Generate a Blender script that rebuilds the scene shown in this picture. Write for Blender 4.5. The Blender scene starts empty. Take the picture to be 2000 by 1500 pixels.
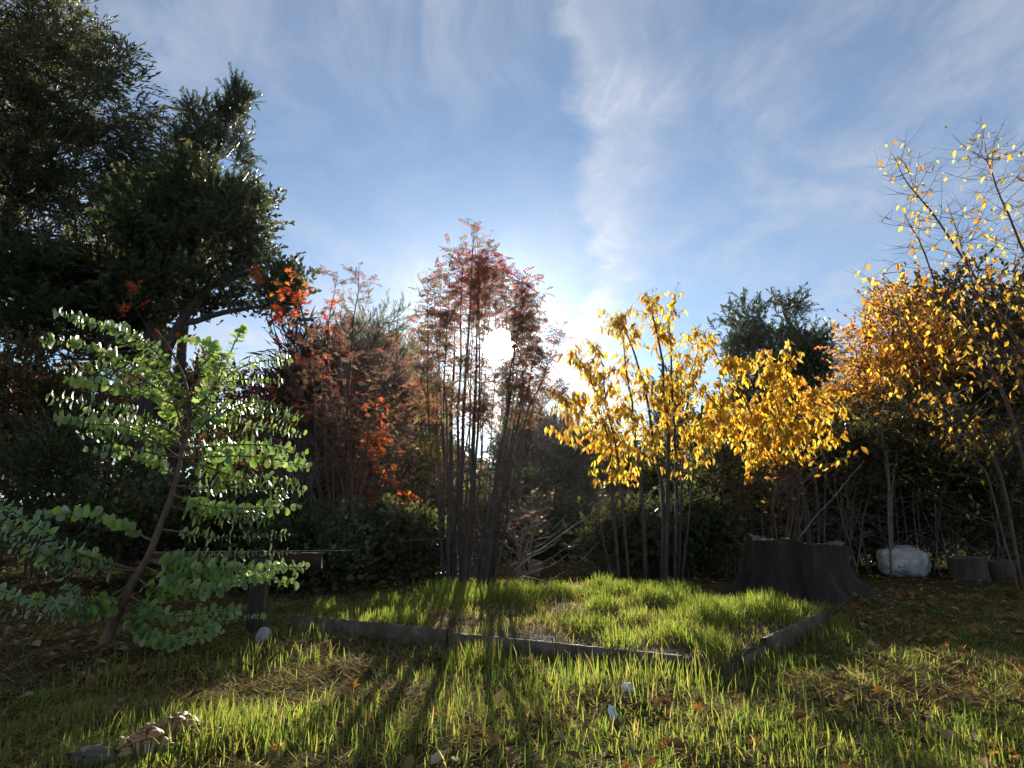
import bpy, bmesh, math, zlib
import numpy as np
from mathutils import Vector, Matrix

# ------------------------------------------------------------------ camera, sky, sun, exposure
S = bpy.context.scene
CAM_H, FPX, PITCH = 1.0, 1250.0, math.atan(250 / 1250)
cd = bpy.data.cameras.new('camera'); cam = bpy.data.objects.new('camera', cd); S.collection.objects.link(cam)
cd.sensor_width = 36; cd.lens = 36 * FPX / 2000; cd.clip_start = 0.05; cd.clip_end = 5000
cam.location = (0, 0, CAM_H); cam.rotation_euler = (math.radians(90) + PITCH, 0, 0)
S.camera = cam

SUN_AZ = math.radians(-1.15); SUN_EL = math.radians(14.75)
SD = Vector((math.sin(SUN_AZ) * math.cos(SUN_EL), math.cos(SUN_AZ) * math.cos(SUN_EL), math.sin(SUN_EL)))
sl = bpy.data.lights.new('sun', 'SUN'); sl.energy = 5.0; sl.angle = math.radians(0.5); sl.color = (1, .93, .82)
so = bpy.data.objects.new('sun', sl); S.collection.objects.link(so)
so.rotation_euler = (-SD).to_track_quat('-Z', 'Y').to_euler(); so.location = (0, 40, 15)

S.view_settings.view_transform = 'Standard'; S.view_settings.look = 'None'
S.view_settings.gamma = 1; S.view_settings.exposure = 1.32
try:
    cy = S.cycles
    cy.max_bounces = 6; cy.diffuse_bounces = 3; cy.glossy_bounces = 2; cy.transmission_bounces = 4
    cy.transparent_max_bounces = 4; cy.sample_clamp_indirect = 4; cy.caustics_reflective = False; cy.caustics_refractive = False
except Exception:
    pass

W = bpy.data.worlds.new('World'); S.world = W; W.use_nodes = True
def world():
    nt = W.node_tree; N = nt.nodes; L = nt.links
    bg = N['Background']; bg.inputs['Strength'].default_value = 0.07
    sky = N.new('ShaderNodeTexSky'); sky.sky_type = 'NISHITA'; sky.sun_disc = False
    sky.sun_elevation = SUN_EL; sky.sun_rotation = SUN_AZ
    sky.air_density = 1.0; sky.dust_density = 0.15; sky.ozone_density = 3.0
    tc = N.new('ShaderNodeTexCoord')
    def m(op, a, b=None, c=None, clamp=False):
        n = N.new('ShaderNodeMath'); n.operation = op; n.use_clamp = clamp
        for i, v in enumerate((a, b, c)):
            if v is None: continue
            if isinstance(v, (int, float)): n.inputs[i].default_value = v
            else: L.new(v, n.inputs[i])
        return n.outputs[0]
    def mixc(f, a, b, bt='MIX'):
        n = N.new('ShaderNodeMix'); n.data_type = 'RGBA'; n.blend_type = bt
        for i, v in ((0, f), (6, a), (7, b)):
            if isinstance(v, (int, float)): n.inputs[i].default_value = v
            elif isinstance(v, tuple): n.inputs[i].default_value = v
            else: L.new(v, n.inputs[i])
        return n.outputs[2]
    sx = N.new('ShaderNodeSeparateXYZ'); L.new(tc.outputs['Generated'], sx.inputs[0])
    dot = N.new('ShaderNodeVectorMath'); dot.operation = 'DOT_PRODUCT'
    L.new(tc.outputs['Generated'], dot.inputs[0]); dot.inputs[1].default_value = SD
    d = m('MAXIMUM', dot.outputs['Value'], 0.0)
    # high thin cloud: project the direction on a plane overhead
    zz = m('MAXIMUM', sx.outputs[2], 0.02); zq = m('ADD', zz, 0.12)
    cu = m('DIVIDE', sx.outputs[0], zq); cv = m('DIVIDE', sx.outputs[1], zq)
    cb = N.new('ShaderNodeCombineXYZ'); L.new(cu, cb.inputs[0]); L.new(cv, cb.inputs[1])
    def noise(scale, det, rough, dist, loc, scl, rot=0):
        mp = N.new('ShaderNodeMapping'); mp.inputs['Location'].default_value = loc
        mp.inputs['Scale'].default_value = scl; mp.inputs['Rotation'].default_value = (0, 0, rot)
        L.new(cb.outputs[0], mp.inputs[0])
        n = N.new('ShaderNodeTexNoise'); n.inputs['Scale'].default_value = scale; n.inputs['Detail'].default_value = det
        n.inputs['Roughness'].default_value = rough; n.inputs['Distortion'].default_value = dist
        L.new(mp.outputs[0], n.inputs[0]); return n.outputs[0]
    def ramp(v, a, b):
        r = N.new('ShaderNodeMapRange'); r.interpolation_type = 'SMOOTHSTEP'
        L.new(v, r.inputs[0]); r.inputs[1].default_value = a; r.inputs[2].default_value = b
        return r.outputs[0]
    wn = N.new('ShaderNodeTexNoise'); wn.inputs['Scale'].default_value = .9; wn.inputs['Detail'].default_value = 3
    L.new(cb.outputs[0], wn.inputs[0])
    ws = N.new('ShaderNodeVectorMath'); ws.operation = 'MULTIPLY_ADD'; ws.inputs[1].default_value = (.9, .9, 0); L.new(wn.outputs['Color'], ws.inputs[0]); L.new(cb.outputs[0], ws.inputs[2])
    cbw = ws
    def wnoise(scale, det, rough, loc, scl, rot=0):
        mp = N.new('ShaderNodeMapping'); mp.inputs['Location'].default_value = loc
        mp.inputs['Scale'].default_value = scl; mp.inputs['Rotation'].default_value = (0, 0, rot); L.new(cbw.outputs[0], mp.inputs[0])
        n = N.new('ShaderNodeTexNoise'); n.inputs['Scale'].default_value = scale; n.inputs['Detail'].default_value = det; n.inputs['Roughness'].default_value = rough
        L.new(mp.outputs[0], n.inputs[0]); return n.outputs[0]
    big = ramp(wnoise(0.75, 3, .5, (3.1, 1.7, 0), (1, .8, 1), .25), .36, .66)
    fine = ramp(wnoise(2.4, 8, .66, (1.3, .2, 0), (1.5, .55, 1), -.35), .40, .66)
    puff = ramp(wnoise(7.5, 7, .65, (.4, 2.2, 0), (1.2, .7, 1), .3), .35, .72)
    # the one denser band of cirrus that runs up from behind the trees: crisp on one side, feathered on the other
    bx = m('SUBTRACT', cu, m('MULTIPLY_ADD', cv, 0.105, 0.055))
    wob = m('MULTIPLY', m('SUBTRACT', noise(1.9, 6, .6, .4, (7, 3, 0), (1, 1, 1)), .5), .42)
    q = m('ADD', bx, wob)
    left = ramp(q, -.06, .0); right = m('SUBTRACT', 1.0, ramp(q, .0, .28))
    band = m('MULTIPLY', m('MULTIPLY', left, m('POWER', right, 1.6)), m('MULTIPLY_ADD', m('MULTIPLY', fine, puff), .75, .40))
    cl = m('ADD', m('MULTIPLY', m('MULTIPLY', big, m('MULTIPLY_ADD', fine, .75, .25)), .66), m('MULTIPLY', band, .80))
    cl = m('ADD', cl, m('MULTIPLY', m('MULTIPLY', puff, m('ADD', big, .25)), .24))
    cl = m('MINIMUM', cl, .88)
    hs = N.new('ShaderNodeHueSaturation'); hs.inputs['Saturation'].default_value = 0.76; hs.inputs['Value'].default_value = .74
    L.new(sky.outputs[0], hs.inputs['Color'])
    base = mixc(1.0, hs.outputs[0], (0.80, 0.98, 1.12, 1), 'MULTIPLY')
    gl = m('ADD', m('MULTIPLY', m('POWER', d, 14.0), .9), m('MULTIPLY', m('POWER', d, 120.0), .7))
    cloudv = m('ADD', gl, 4.4)
    cc = N.new('ShaderNodeCombineXYZ'); L.new(m('MULTIPLY', cloudv, .97), cc.inputs[0]); L.new(cloudv, cc.inputs[1]); L.new(m('MULTIPLY', cloudv, 1.08), cc.inputs[2])
    col = mixc(cl, base, cc.outputs[0])
    # bright aureole and the veiled sun itself
    aur = m('ADD', m('MULTIPLY', m('POWER', d, 60.0), .2), m('MULTIPLY', m('POWER', d, 900.0), 3.0))
    core = m('ADD', m('MULTIPLY', ramp(d, .99962, .99985), 400.0), m('MULTIPLY', m('POWER', d, 5000.0), 60.0))
    a = m('ADD', aur, core)
    ac = N.new('ShaderNodeCombineXYZ'); L.new(a, ac.inputs[0]); L.new(m('MULTIPLY', a, .98), ac.inputs[1]); L.new(m('MULTIPLY', a, .95), ac.inputs[2])
    col = mixc(1.0, col, ac.outputs[0], 'ADD')
    L.new(col, bg.inputs['Color'])
world()

# ------------------------------------------------------------------ helpers
COL = S.collection
def R(name): return np.random.default_rng(zlib.crc32(name.encode()))
CP, SP = math.cos(PITCH), math.sin(PITCH)
def P(px, py, D):
    """the point of the place at depth D (metres ahead) that the photograph shows at px, py"""
    u = (px - 1000) / FPX; v = (750 - py) / FPX
    dy = CP - v * SP; dz = SP + v * CP; k = D / dy
    return np.array([u * k, D, CAM_H + dz * k])
def G(px, py, z=0.0):
    u = (px - 1000) / FPX; v = (750 - py) / FPX
    dy = CP - v * SP; dz = SP + v * CP; k = (z - CAM_H) / dz
    return np.array([u * k, dy * k, z])
def base(px, D):
    t = CAM_H / D; v = -(SP + t * CP) / (CP - t * SP); k = D / (CP - v * SP)
    x = (px - 1000) / FPX * k
    return np.array([x, D, gz(x, D)])

# raised bed: three corners on the plan, the fourth follows
BH = 0.115
BA, BB, BC = G(575, 1203, BH), G(1410, 1284, BH), G(1602, 1193, BH)
BU, BV = (BB - BA)[:2], (BC - BB)[:2]
_inv = np.linalg.inv(np.array([BU, BV]).T)
def bedc(x, y):
    q = _inv @ np.array([np.ravel(x) - BA[0], np.ravel(y) - BA[1]])
    return q[0], q[1]
def inbed(x, y, e=0.0):
    a, b = bedc(x, y)
    return (a > e) & (a < 1 - e) & (b > e) & (b < 1.15 - e)
def gz(x, y):
    x = np.asarray(x, float); y = np.asarray(y, float)
    h = .020 * np.sin(1.3 * x + .4 * y) + .018 * np.sin(2.1 * y - .7 * x + 1) + .014 * np.sin(4.3 * x + 2.9 * y) + .012 * np.sin(6.1 * y - 5.2 * x) + .010 * np.sin(11 * x + 3 * y) * np.sin(9 * y - 4 * x)
    far = np.clip((y - 10) / 10, 0, 1)
    return h * (1 - far) - .02
def bz(x, y):
    """surface height: lawn, or soil inside the bed"""
    x = np.asarray(x, float); y = np.asarray(y, float)
    a, b = bedc(x, y); a = a.reshape(x.shape); b = b.reshape(x.shape)
    ins = (a > 0) & (a < 1) & (b > 0) & (b < 1.15)
    hb = BH - .035 + .10 * np.clip(b, 0, 1) * np.sin(np.pi * np.clip(a, 0, 1)) ** .5 + .018 * np.sin(5 * x + 1) * np.sin(4 * y)
    return np.where(ins, hb, gz(x, y))

def nrmz(a): return a / np.maximum(np.linalg.norm(a, axis=-1, keepdims=True), 1e-9)

class MB:
    """collects polygons (triangles, quads, ngons of one size per call) for ONE mesh object"""
    def __init__(s): s.V = []; s.F = []; s.C = []; s.n = 0
    def add(s, V, F, C=None):
        V = np.asarray(V, float).reshape(-1, 3)
        for f in (F if isinstance(F, list) else [F]):
            s.F.append(np.asarray(f, np.int64) + s.n)
        s.V.append(V); s.n += len(V)
        if C is None: C = (.1, .1, .1)
        s.C.append(np.broadcast_to(np.asarray(C, float), V.shape))
    def mesh(s, name, mat=None, off=(0, 0, 0), smooth=False):
        V = np.concatenate(s.V) - np.asarray(off); C = np.concatenate(s.C)
        me = bpy.data.meshes.new(name)
        me.vertices.add(len(V)); me.vertices.foreach_set('co', V.astype(np.float32).ravel())
        tot = np.concatenate([np.full(len(f), f.shape[1], np.int32) for f in s.F])
        li = np.concatenate([f.ravel() for f in s.F]).astype(np.int32)
        st = np.concatenate([[0], np.cumsum(tot)[:-1]]).astype(np.int32)
        me.loops.add(len(li)); me.loops.foreach_set('vertex_index', li)
        me.polygons.add(len(tot)); me.polygons.foreach_set('loop_start', st)
        me.update(calc_edges=True)
        at = me.color_attributes.new('Col', 'FLOAT_COLOR', 'POINT')
        at.data.foreach_set('color', np.c_[C, np.ones(len(C))].astype(np.float32).ravel())
        if smooth: me.polygons.foreach_set('use_smooth', np.ones(len(tot), bool))
        if mat: me.materials.append(mat)
        me.validate()
        return me
    def obj(s, name, mat=None, parent=None, smooth=False, kind=None):
        if not s.V: return None
        off = parent.location if parent else (0, 0, 0)
        if parent and parent.parent: off = parent.parent.location
        o = bpy.data.objects.new(name, s.mesh(name, mat, off, smooth)); COL.objects.link(o)
        if parent: o.parent = parent
        if kind: o['kind'] = kind
        return o
def thing(name, loc, label, cat, group=None):
    o = bpy.data.objects.new(name, None); COL.objects.link(o); o.location = [float(v) for v in loc]
    o.empty_display_size = .1
    return tag(o, label, cat, group)
def tag(o, label, cat, group=None):
    o['label'] = label; o['category'] = cat
    if group: o['group'] = group
    return o

def resample(pts, n):
    pts = np.asarray(pts, float)
    if len(pts) == 2:
        t = np.linspace(0, 1, n)[:, None]; return pts[0] * (1 - t) + pts[1] * t
    Q = np.vstack([2 * pts[0] - pts[1], pts, 2 * pts[-1] - pts[-2]])
    out = []
    for t in np.linspace(0, len(pts) - 1 - 1e-6, n):
        i = int(t); f = t - i; a, b, c, d = Q[i:i + 4]
        out.append(.5 * (2 * b + (c - a) * f + (2 * a - 5 * b + 4 * c - d) * f * f + (3 * b - a - 3 * c + d) * f ** 3))
    return np.array(out)
def wobble(path, amp, rng):
    n = len(path); k = rng.normal(size=(max(3, n // 3 + 1), 3)) * amp
    w = np.stack([np.interp(np.linspace(0, 1, n), np.linspace(0, 1, len(k)), k[:, i]) for i in range(3)], 1)
    w *= np.minimum(np.linspace(0, 4, n), 1)[:, None]
    return path + w
def tube(mb, path, rad, sides=5, col=(.1, .08, .06), rough=0.0, rng=None):
    path = np.asarray(path, float); n = len(path); rad = np.broadcast_to(np.asarray(rad, float), (n,))
    t = nrmz(np.gradient(path, axis=0)); ref = np.array([0.31, .95, .05]) if abs(t[0][2]) > .6 else np.array([0, 0, 1.])
    x = nrmz(np.cross(t, ref)); y = np.cross(t, x)
    a = np.arange(sides) * 2 * np.pi / sides
    rr = rad[:, None] * (1 + (rng.normal(size=(n, sides)) * rough if rng is not None else 0))
    V = path[:, None] + rr[..., None] * (np.cos(a)[None, :, None] * x[:, None] + np.sin(a)[None, :, None] * y[:, None])
    i = np.arange(n - 1)[:, None] * sides; j = np.arange(sides)[None]
    F = np.stack([i + j, i + (j + 1) % sides, i + sides + (j + 1) % sides, i + sides + j], -1).reshape(-1, 4)
    mb.add(V, [F, np.arange(sides)[::-1][None], (np.arange(sides) + (n - 1) * sides)[None]], col)

# ---- leaf templates: base at origin, tip towards +Y, upper face +Z
def T_diamond(w=.3, fold=.06): return (np.array([[0, 0, 0], [w, .45, fold], [0, 1, -.05], [-w, .45, fold]]), np.array([[0, 1, 2], [0, 2, 3]]))
def T_lance(w=.17):
    V = np.array([[0, 0, 0], [-w, .32, .05], [0, .34, -.01], [w, .32, .05], [-w * .85, .64, .02], [0, .66, -.05], [w * .85, .64, .02], [0.02, 1, -.16]])
    return V, np.array([[0, 2, 1], [0, 3, 2], [1, 2, 5], [1, 5, 4], [2, 3, 6], [2, 6, 5], [4, 5, 7], [5, 6, 7]])
def T_round(n=9):
    a = np.linspace(0, 2 * np.pi, n, endpoint=False) - np.pi / 2
    V = np.c_[.47 * np.cos(a), .5 + .5 * np.sin(a), .07 * np.cos(2 * a) + .03]
    V = np.vstack([V, [0, .5, 0]])
    return V, np.array([[i, (i + 1) % n, n] for i in range(n)])
def T_maple():
    ang = np.radians([-90, -52, -18, 0, 30, 52, 72, 90, 108, 128, 150, 180, 198, 232])
    rad = np.array([.08, .30, .22, .46, .24, .58, .26, .66, .26, .58, .24, .46, .22, .30])
    V = np.c_[rad * np.cos(ang), .3 + rad * np.sin(ang), .05 * np.sin(3 * ang) + .04 * rad]
    V = np.vstack([V, [0, .3, -.03]]); n = len(ang)
    return V, np.array([[i, (i + 1) % n, n] for i in range(n)])
def T_pinnate(n=6, w=.085, ll=.30):
    Vs = []; Fs = []; k = 0
    def add(v, f):
        nonlocal k
        Vs.append(np.array(v)); Fs.append(np.array(f) + k); k += len(v)
    sag = lambda t: -.22 * t * t
    add([[-.008, 0, 0], [.008, 0, 0], [.004, 1, sag(1)], [-.004, 1, sag(1)]], [[0, 1, 2], [0, 2, 3]])
    for i in range(n):
        t = .2 + .72 * i / (n - 1); l = ll * (1 - .35 * abs(t - .5) * 2)
        for s in (-1, 1):
            b = np.array([0, t, sag(t)]); d = np.array([s * .86, .5, -.12]); d /= np.linalg.norm(d); q = np.array([-d[1] * s, d[0] * s, 0]) * s
            add([b, b + d * l * .5 + q * w + [0, 0, .02], b + d * l, b + d * l * .5 - q * w + [0, 0, .02]], [[0, 1, 2], [0, 2, 3]])
    b = np.array([0, 1, sag(1)]); add([b, b + [.05, .12, 0], b + [0, .25, -.08], b + [-.05, .12, 0]], [[0, 1, 2], [0, 2, 3]])
    return np.vstack(Vs), np.vstack(Fs)
def frames(d, nrm):
    y = nrmz(d); x = nrmz(np.cross(y, nrm)); z = np.cross(x, y)
    return np.stack([x, y, z], -1)          # columns
def palcol(pal, shape, rng, jit=.22):
    pal = np.asarray(pal, float); c = pal[rng.integers(0, len(pal), shape)]
    return c * (1 + rng.uniform(-jit, jit, c.shape[:-1] + (1,))) * (1 + rng.uniform(-.06, .06, c.shape))
def scatter(mb, tmpl, pos, d, nrm, size, col):
    V, F = tmpl; n = len(pos); k = len(V)
    M = frames(d, nrm); size = np.broadcast_to(np.asarray(size, float), (n,))
    X = np.einsum('nij,kj->nki', M, V) * size[:, None, None] + pos[:, None]
    FF = (F[None] + (np.arange(n) * k)[:, None, None]).reshape(-1, F.shape[1])
    mb.add(X.reshape(-1, 3), FF, np.repeat(col, k, axis=0))

def proj(p):
    p = np.asarray(p, float); x = p[..., 0]; y = p[..., 1]; z = p[..., 2] - CAM_H
    f = y * CP + z * SP; v = -y * SP + z * CP
    return 1000 + FPX * x / f, 750 - FPX * v / f, f
def leaves(parent, tmpl, pos, d, nrm, size, pal, mat, rng, nobj=300, name='leaf', nvar=8, rest='foliage'):
    """the leaves that show largest become objects of their own (shared meshes), the others one part"""
    n = len(pos); size = np.broadcast_to(np.asarray(size, float), (n,)).copy()
    px, py, f = proj(pos)
    score = size / f * ((px > -10) & (px < 2010) & (py > -10) & (py < 1510))
    order = np.argsort(-score); sel = order[:nobj]; oth = order[nobj:]
    cols = palcol(pal, (nvar,), rng); mes = []
    def bent():
        V = tmpl[0].copy(); V[:, 0] *= rng.uniform(.78, 1.12); ct = rng.uniform(-.35, .45); cl = rng.uniform(-.1, .5)
        V[:, 2] += ct * (V[:, 1] - .3) ** 2 * .6 + cl * V[:, 0] ** 2 + rng.normal(size=len(V)) * .018 + rng.uniform(-.3, .3) * V[:, 0] * (V[:, 1] - .5)
        V[:, :2] += rng.normal(size=(len(V), 2)) * .018; return V
    for c in cols:
        b = MB(); b.add(bent(), tmpl[1], c); mes.append(b.mesh(name, mat))
    M = frames(d, nrm); off = np.array(parent.location)
    for i in sel:
        o = bpy.data.objects.new(name, mes[int(rng.integers(nvar))]); COL.objects.link(o); o.parent = parent
        m = np.eye(4); m[:3, :3] = M[i] * size[i]; m[:3, 3] = pos[i] - off
        o.matrix_basis = Matrix(m.tolist())
    if len(oth):
        b = MB()
        for o_ in np.array_split(oth, 5): scatter(b, (bent(), tmpl[1]), pos[o_], d[o_], nrm[o_], size[o_], palcol(pal, (len(o_),), rng))
        b.obj(rest, mat, parent, kind='stuff')

def twig(nl, tmpl, lsize, spread, rng, droop=.0, stem=.012, flat=.6):
    """a leafy twig along +Y of length 1: returns V, F, leaf id per vertex"""
    Vs = []; Fs = []; ids = []; k = 0
    def add(V, F, i):
        nonlocal k
        Vs.append(V); Fs.append(F + k); ids.append(np.full(len(V), i)); k += len(V)
    c = lambda t: np.array([.05 * math.sin(5 * t), t, -droop * t * t])
    pts = np.array([c(t) for t in (0, .5, 1)]); q = np.array([[stem, 0, stem * .5], [-stem, 0, -stem * .5]])
    V = np.vstack([pts[0] + q, pts[1] + q * .7, pts[2]])
    F = np.array([[0, 1, 3], [0, 3, 2], [2, 3, 4]])
    add(V, F, nl)
    for i in range(nl):
        t = .12 + .88 * (i + rng.random() * .6) / nl; a = i * 2.4 + rng.normal() * .4
        d = np.array([math.cos(a) * spread, .55 + .5 * t, math.sin(a) * spread * flat - droop * .8 * t]) + rng.normal(size=3) * .12
        nn = np.array([0, 0, 1.]) + rng.normal(size=3) * .5
        M = frames(d[None], nn[None])[0]
        add(tmpl[0] @ M.T * lsize * (.7 + .6 * rng.random()) + c(t), tmpl[1], i)
    return np.vstack(Vs), np.vstack(Fs), np.concatenate(ids)
def put_twigs(mb, tw, pos, d, nrm, size, pal, rng, stemcol=(.06, .045, .03)):
    V, F, ids = tw; n = len(pos)
    nl = ids.max()
    col = np.concatenate([palcol(pal, (n, nl), rng), np.broadcast_to(np.array(stemcol), (n, 1, 3))], 1) * (1 + rng.uniform(-.18, .18, (n, 1, 1)))
    M = frames(d, nrm); size = np.broadcast_to(np.asarray(size, float), (n,))
    X = np.einsum('nij,kj->nki', M, V) * size[:, None, None] + pos[:, None]
    FF = (F[None] + (np.arange(n) * len(V))[:, None, None]).reshape(-1, 3)
    mb.add(X.reshape(-1, 3), FF, col[:, ids].reshape(-1, 3))

def ell(px, py, D, rx, ry, rd=None):
    c = P(px, py, D); a = abs(P(px + rx, py, D) - c)[0]; h = abs(P(px, py - ry, D) - c)[2]
    return c, np.array([a, rd if rd else a * .9, h])
def ball(n, rng, shell):
    d = nrmz(rng.normal(size=(n, 3))); r = rng.random(n) ** (1 / 3)
    return d * (shell + (1 - shell) * r)[:, None] * np.where(rng.random(n) < .12, 1.12, 1)[:, None]
def clumps(ells, n, rng, shell=.35):
    w = np.array([e[1].prod() ** .75 for e in ells]); w = np.maximum(rng.multinomial(n, w / w.sum()), 5); n = int(w.sum())
    C = []; O = []
    for (c, r), k in zip(ells, w):
        b = ball(k, rng, shell); C.append(c + b * r); O.append(nrmz(b * r + np.array([0, 0, .25])))
    return np.vstack(C), np.vstack(O)
def limbs(mb, ends, spine, rng, r0=.03, r1=.006, col=(.09, .07, .055), sag=.12, n=5, sides=3):
    """a curved branch from the nearest lower point of the spine to every end"""
    for e in ends:
        dd = np.linalg.norm(spine - e, axis=1) + 1.6 * np.maximum(spine[:, 2] - e[2] + .1, 0)
        s = spine[np.argmin(dd + rng.random(len(dd)) * .3)]
        L = np.linalg.norm(e - s)
        mid = s * .5 + e * .5 + np.array([0, 0, -sag * L]) + rng.normal(size=3) * .06 * L
        tube(mb, wobble(resample([s, mid, e], n), .02 * L, rng), np.linspace(r0, r1, n) * min(1.4, .5 + L * .35), sides, col)

# ------------------------------------------------------------------ materials
def mat(name):
    m = bpy.data.materials.new(name); m.use_nodes = True; nt = m.node_tree
    return m, nt, nt.nodes, nt.links, nt.nodes['Principled BSDF'], nt.nodes['Material Output']
def noise_node(N, L, scale, detail=5, rough=.6, vec=None, scl=(1, 1, 1)):
    tc = N.new('ShaderNodeTexCoord'); mp = N.new('ShaderNodeMapping'); mp.inputs['Scale'].default_value = scl
    L.new(tc.outputs['Object'], mp.inputs[0])
    n = N.new('ShaderNodeTexNoise'); n.inputs['Scale'].default_value = scale; n.inputs['Detail'].default_value = detail; n.inputs['Roughness'].default_value = rough
    L.new(mp.outputs[0], n.inputs[0]); return n
def ramp_node(N, L, src, stops):
    r = N.new('ShaderNodeValToRGB'); e = r.color_ramp.elements
    while len(e) < len(stops): e.new(.5)
    for q, (p, c) in zip(e, stops): q.position = p; q.color = (*c, 1)
    L.new(src, r.inputs[0]); return r
def leaf_mat(name, trans=.5, rough=.45, spec=.35, tint=(1.25, 1.2, .8)):
    m, nt, N, L, b, out = mat(name)
    at = N.new('ShaderNodeAttribute'); at.attribute_name = 'Col'
    nz = noise_node(N, L, 18, 3); mr = N.new('ShaderNodeMapRange'); mr.inputs[3].default_value = .7; mr.inputs[4].default_value = 1.3
    L.new(nz.outputs[0], mr.inputs[0])
    mul = N.new('ShaderNodeVectorMath'); mul.operation = 'SCALE'; L.new(at.outputs['Color'], mul.inputs[0]); L.new(mr.outputs[0], mul.inputs['Scale'])
    L.new(mul.outputs[0], b.inputs['Base Color']); b.inputs['Roughness'].default_value = rough; b.inputs['Specular IOR Level'].default_value = spec
    t = N.new('ShaderNodeBsdfTranslucent'); tm = N.new('ShaderNodeVectorMath'); tm.operation = 'MULTIPLY'; tm.inputs[1].default_value = tint
    L.new(mul.outputs[0], tm.inputs[0]); L.new(tm.outputs[0], t.inputs[0])
    mx = N.new('ShaderNodeMixShader'); mx.inputs[0].default_value = trans
    L.new(b.outputs[0], mx.inputs[1]); L.new(t.outputs[0], mx.inputs[2]); L.new(mx.outputs[0], out.inputs[0])
    return m
def rough_mat(name, stops, scale=8, rough=.9, bump=.4, scl=(1, 1, 1), bscale=None, useattr=False):
    m, nt, N, L, b, out = mat(name)
    n = noise_node(N, L, scale, 7, .65, scl=scl); r = ramp_node(N, L, n.outputs[0], stops)
    c = r.outputs[0]
    if useattr:
        at = N.new('ShaderNodeAttribute'); at.attribute_name = 'Col'
        mx = N.new('ShaderNodeMix'); mx.data_type = 'RGBA'; mx.blend_type = 'MULTIPLY'; mx.inputs[0].default_value = 1
        L.new(c, mx.inputs[6]); L.new(at.outputs['Color'], mx.inputs[7]); c = mx.outputs[2]
    L.new(c, b.inputs['Base Color']); b.inputs['Roughness'].default_value = rough; b.inputs['Specular IOR Level'].default_value = .25
    n2 = noise_node(N, L, bscale or scale * 3, 6, .7, scl=scl); bp = N.new('ShaderNodeBump'); bp.inputs['Strength'].default_value = bump; bp.inputs['Distance'].default_value = .02
    L.new(n2.outputs[0], bp.inputs['Height']); L.new(bp.outputs[0], b.inputs['Normal'])
    return m
M_leaf = leaf_mat('leaf_thin', .62, .6, .15)
M_litter = leaf_mat('dead_leaf', .35, .9, .05, (1.1, 1, .8))
M_ever = leaf_mat('leaf_leathery', .34, .5, .3)
M_feath = leaf_mat('leaf_feathery', .45, .4, .4)
M_euc = leaf_mat('leaf_waxy', .45, .42, .5, (1.35, 1.3, .55))
M_grass = leaf_mat('grass_blade', .60, .68, .14, (1.35, 1.3, .7))
M_thatch = leaf_mat('dry_thatch', .5, .85, .08, (1.1, 1.0, .8))
M_bark = rough_mat('bark_dark', [(.3, (.045, .035, .03)), (.7, (.12, .095, .08))], 14, .92, .6, (1, 1, .25))
M_barkg = rough_mat('bark_grey', [(.3, (.10, .085, .07)), (.7, (.24, .21, .18))], 18, .75, .4, (1, 1, .3))
M_barkb = rough_mat('bark_brown', [(.3, (.09, .055, .035)), (.7, (.22, .14, .095))], 16, .85, .4, (1, 1, .3))
M_wood = rough_mat('weathered_board', [(.25, (.05, .034, .023)), (.5, (.115, .082, .058)), (.75, (.24, .19, .15))], 9, .85, .5, (1, 1, 1))
M_rail = rough_mat('brown_stained_rail', [(.3, (.028, .015, .011)), (.7, (.075, .036, .025))], 9, .8, .3)
M_stump = rough_mat('dark_stump', [(.25, (.012, .010, .008)), (.5, (.034, .027, .020)), (.62, (.05, .045, .026)), (.8, (.085, .068, .052))], 5, .95, 1.0, (1, 1, .18))  # very dark brown bark tones with a few olive and paler patches
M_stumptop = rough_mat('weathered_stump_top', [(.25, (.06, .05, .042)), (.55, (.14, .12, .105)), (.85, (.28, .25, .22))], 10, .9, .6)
M_cut = rough_mat('sawn_wood', [(.3, (.16, .10, .075)), (.7, (.34, .22, .16))], 12, .8, .3)
M_rock = rough_mat('pale_rock', [(.25, (.25, .24, .22)), (.55, (.46, .44, .41)), (.85, (.66, .64, .60))], 7, .85, .6)
M_rockd = rough_mat('grey_rock', [(.25, (.045, .035, .026)), (.55, (.12, .098, .078)), (.85, (.26, .225, .19))], 14, .85, .6)
M_cap = rough_mat('mushroom_cap', [(.25, (.17, .085, .035)), (.55, (.33, .18, .075)), (.85, (.48, .31, .15))], 22, .5, .15)
M_stipe = rough_mat('mushroom_stem', [(.3, (.45, .34, .22)), (.7, (.6, .5, .36))], 22, .7, .1)
M_paper = rough_mat('white_scrap', [(.3, (.68, .67, .64)), (.7, (.82, .81, .79))], 9, .8, .1)
M_wire = rough_mat('galvanised_wire', [(.3, (.4, .4, .4)), (.7, (.55, .55, .55))], 9, .35, .0)
M_soil = rough_mat('soil', [(.25, (.035, .025, .017)), (.55, (.075, .052, .033)), (.8, (.14, .10, .06))], 6, .95, .8)
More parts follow.
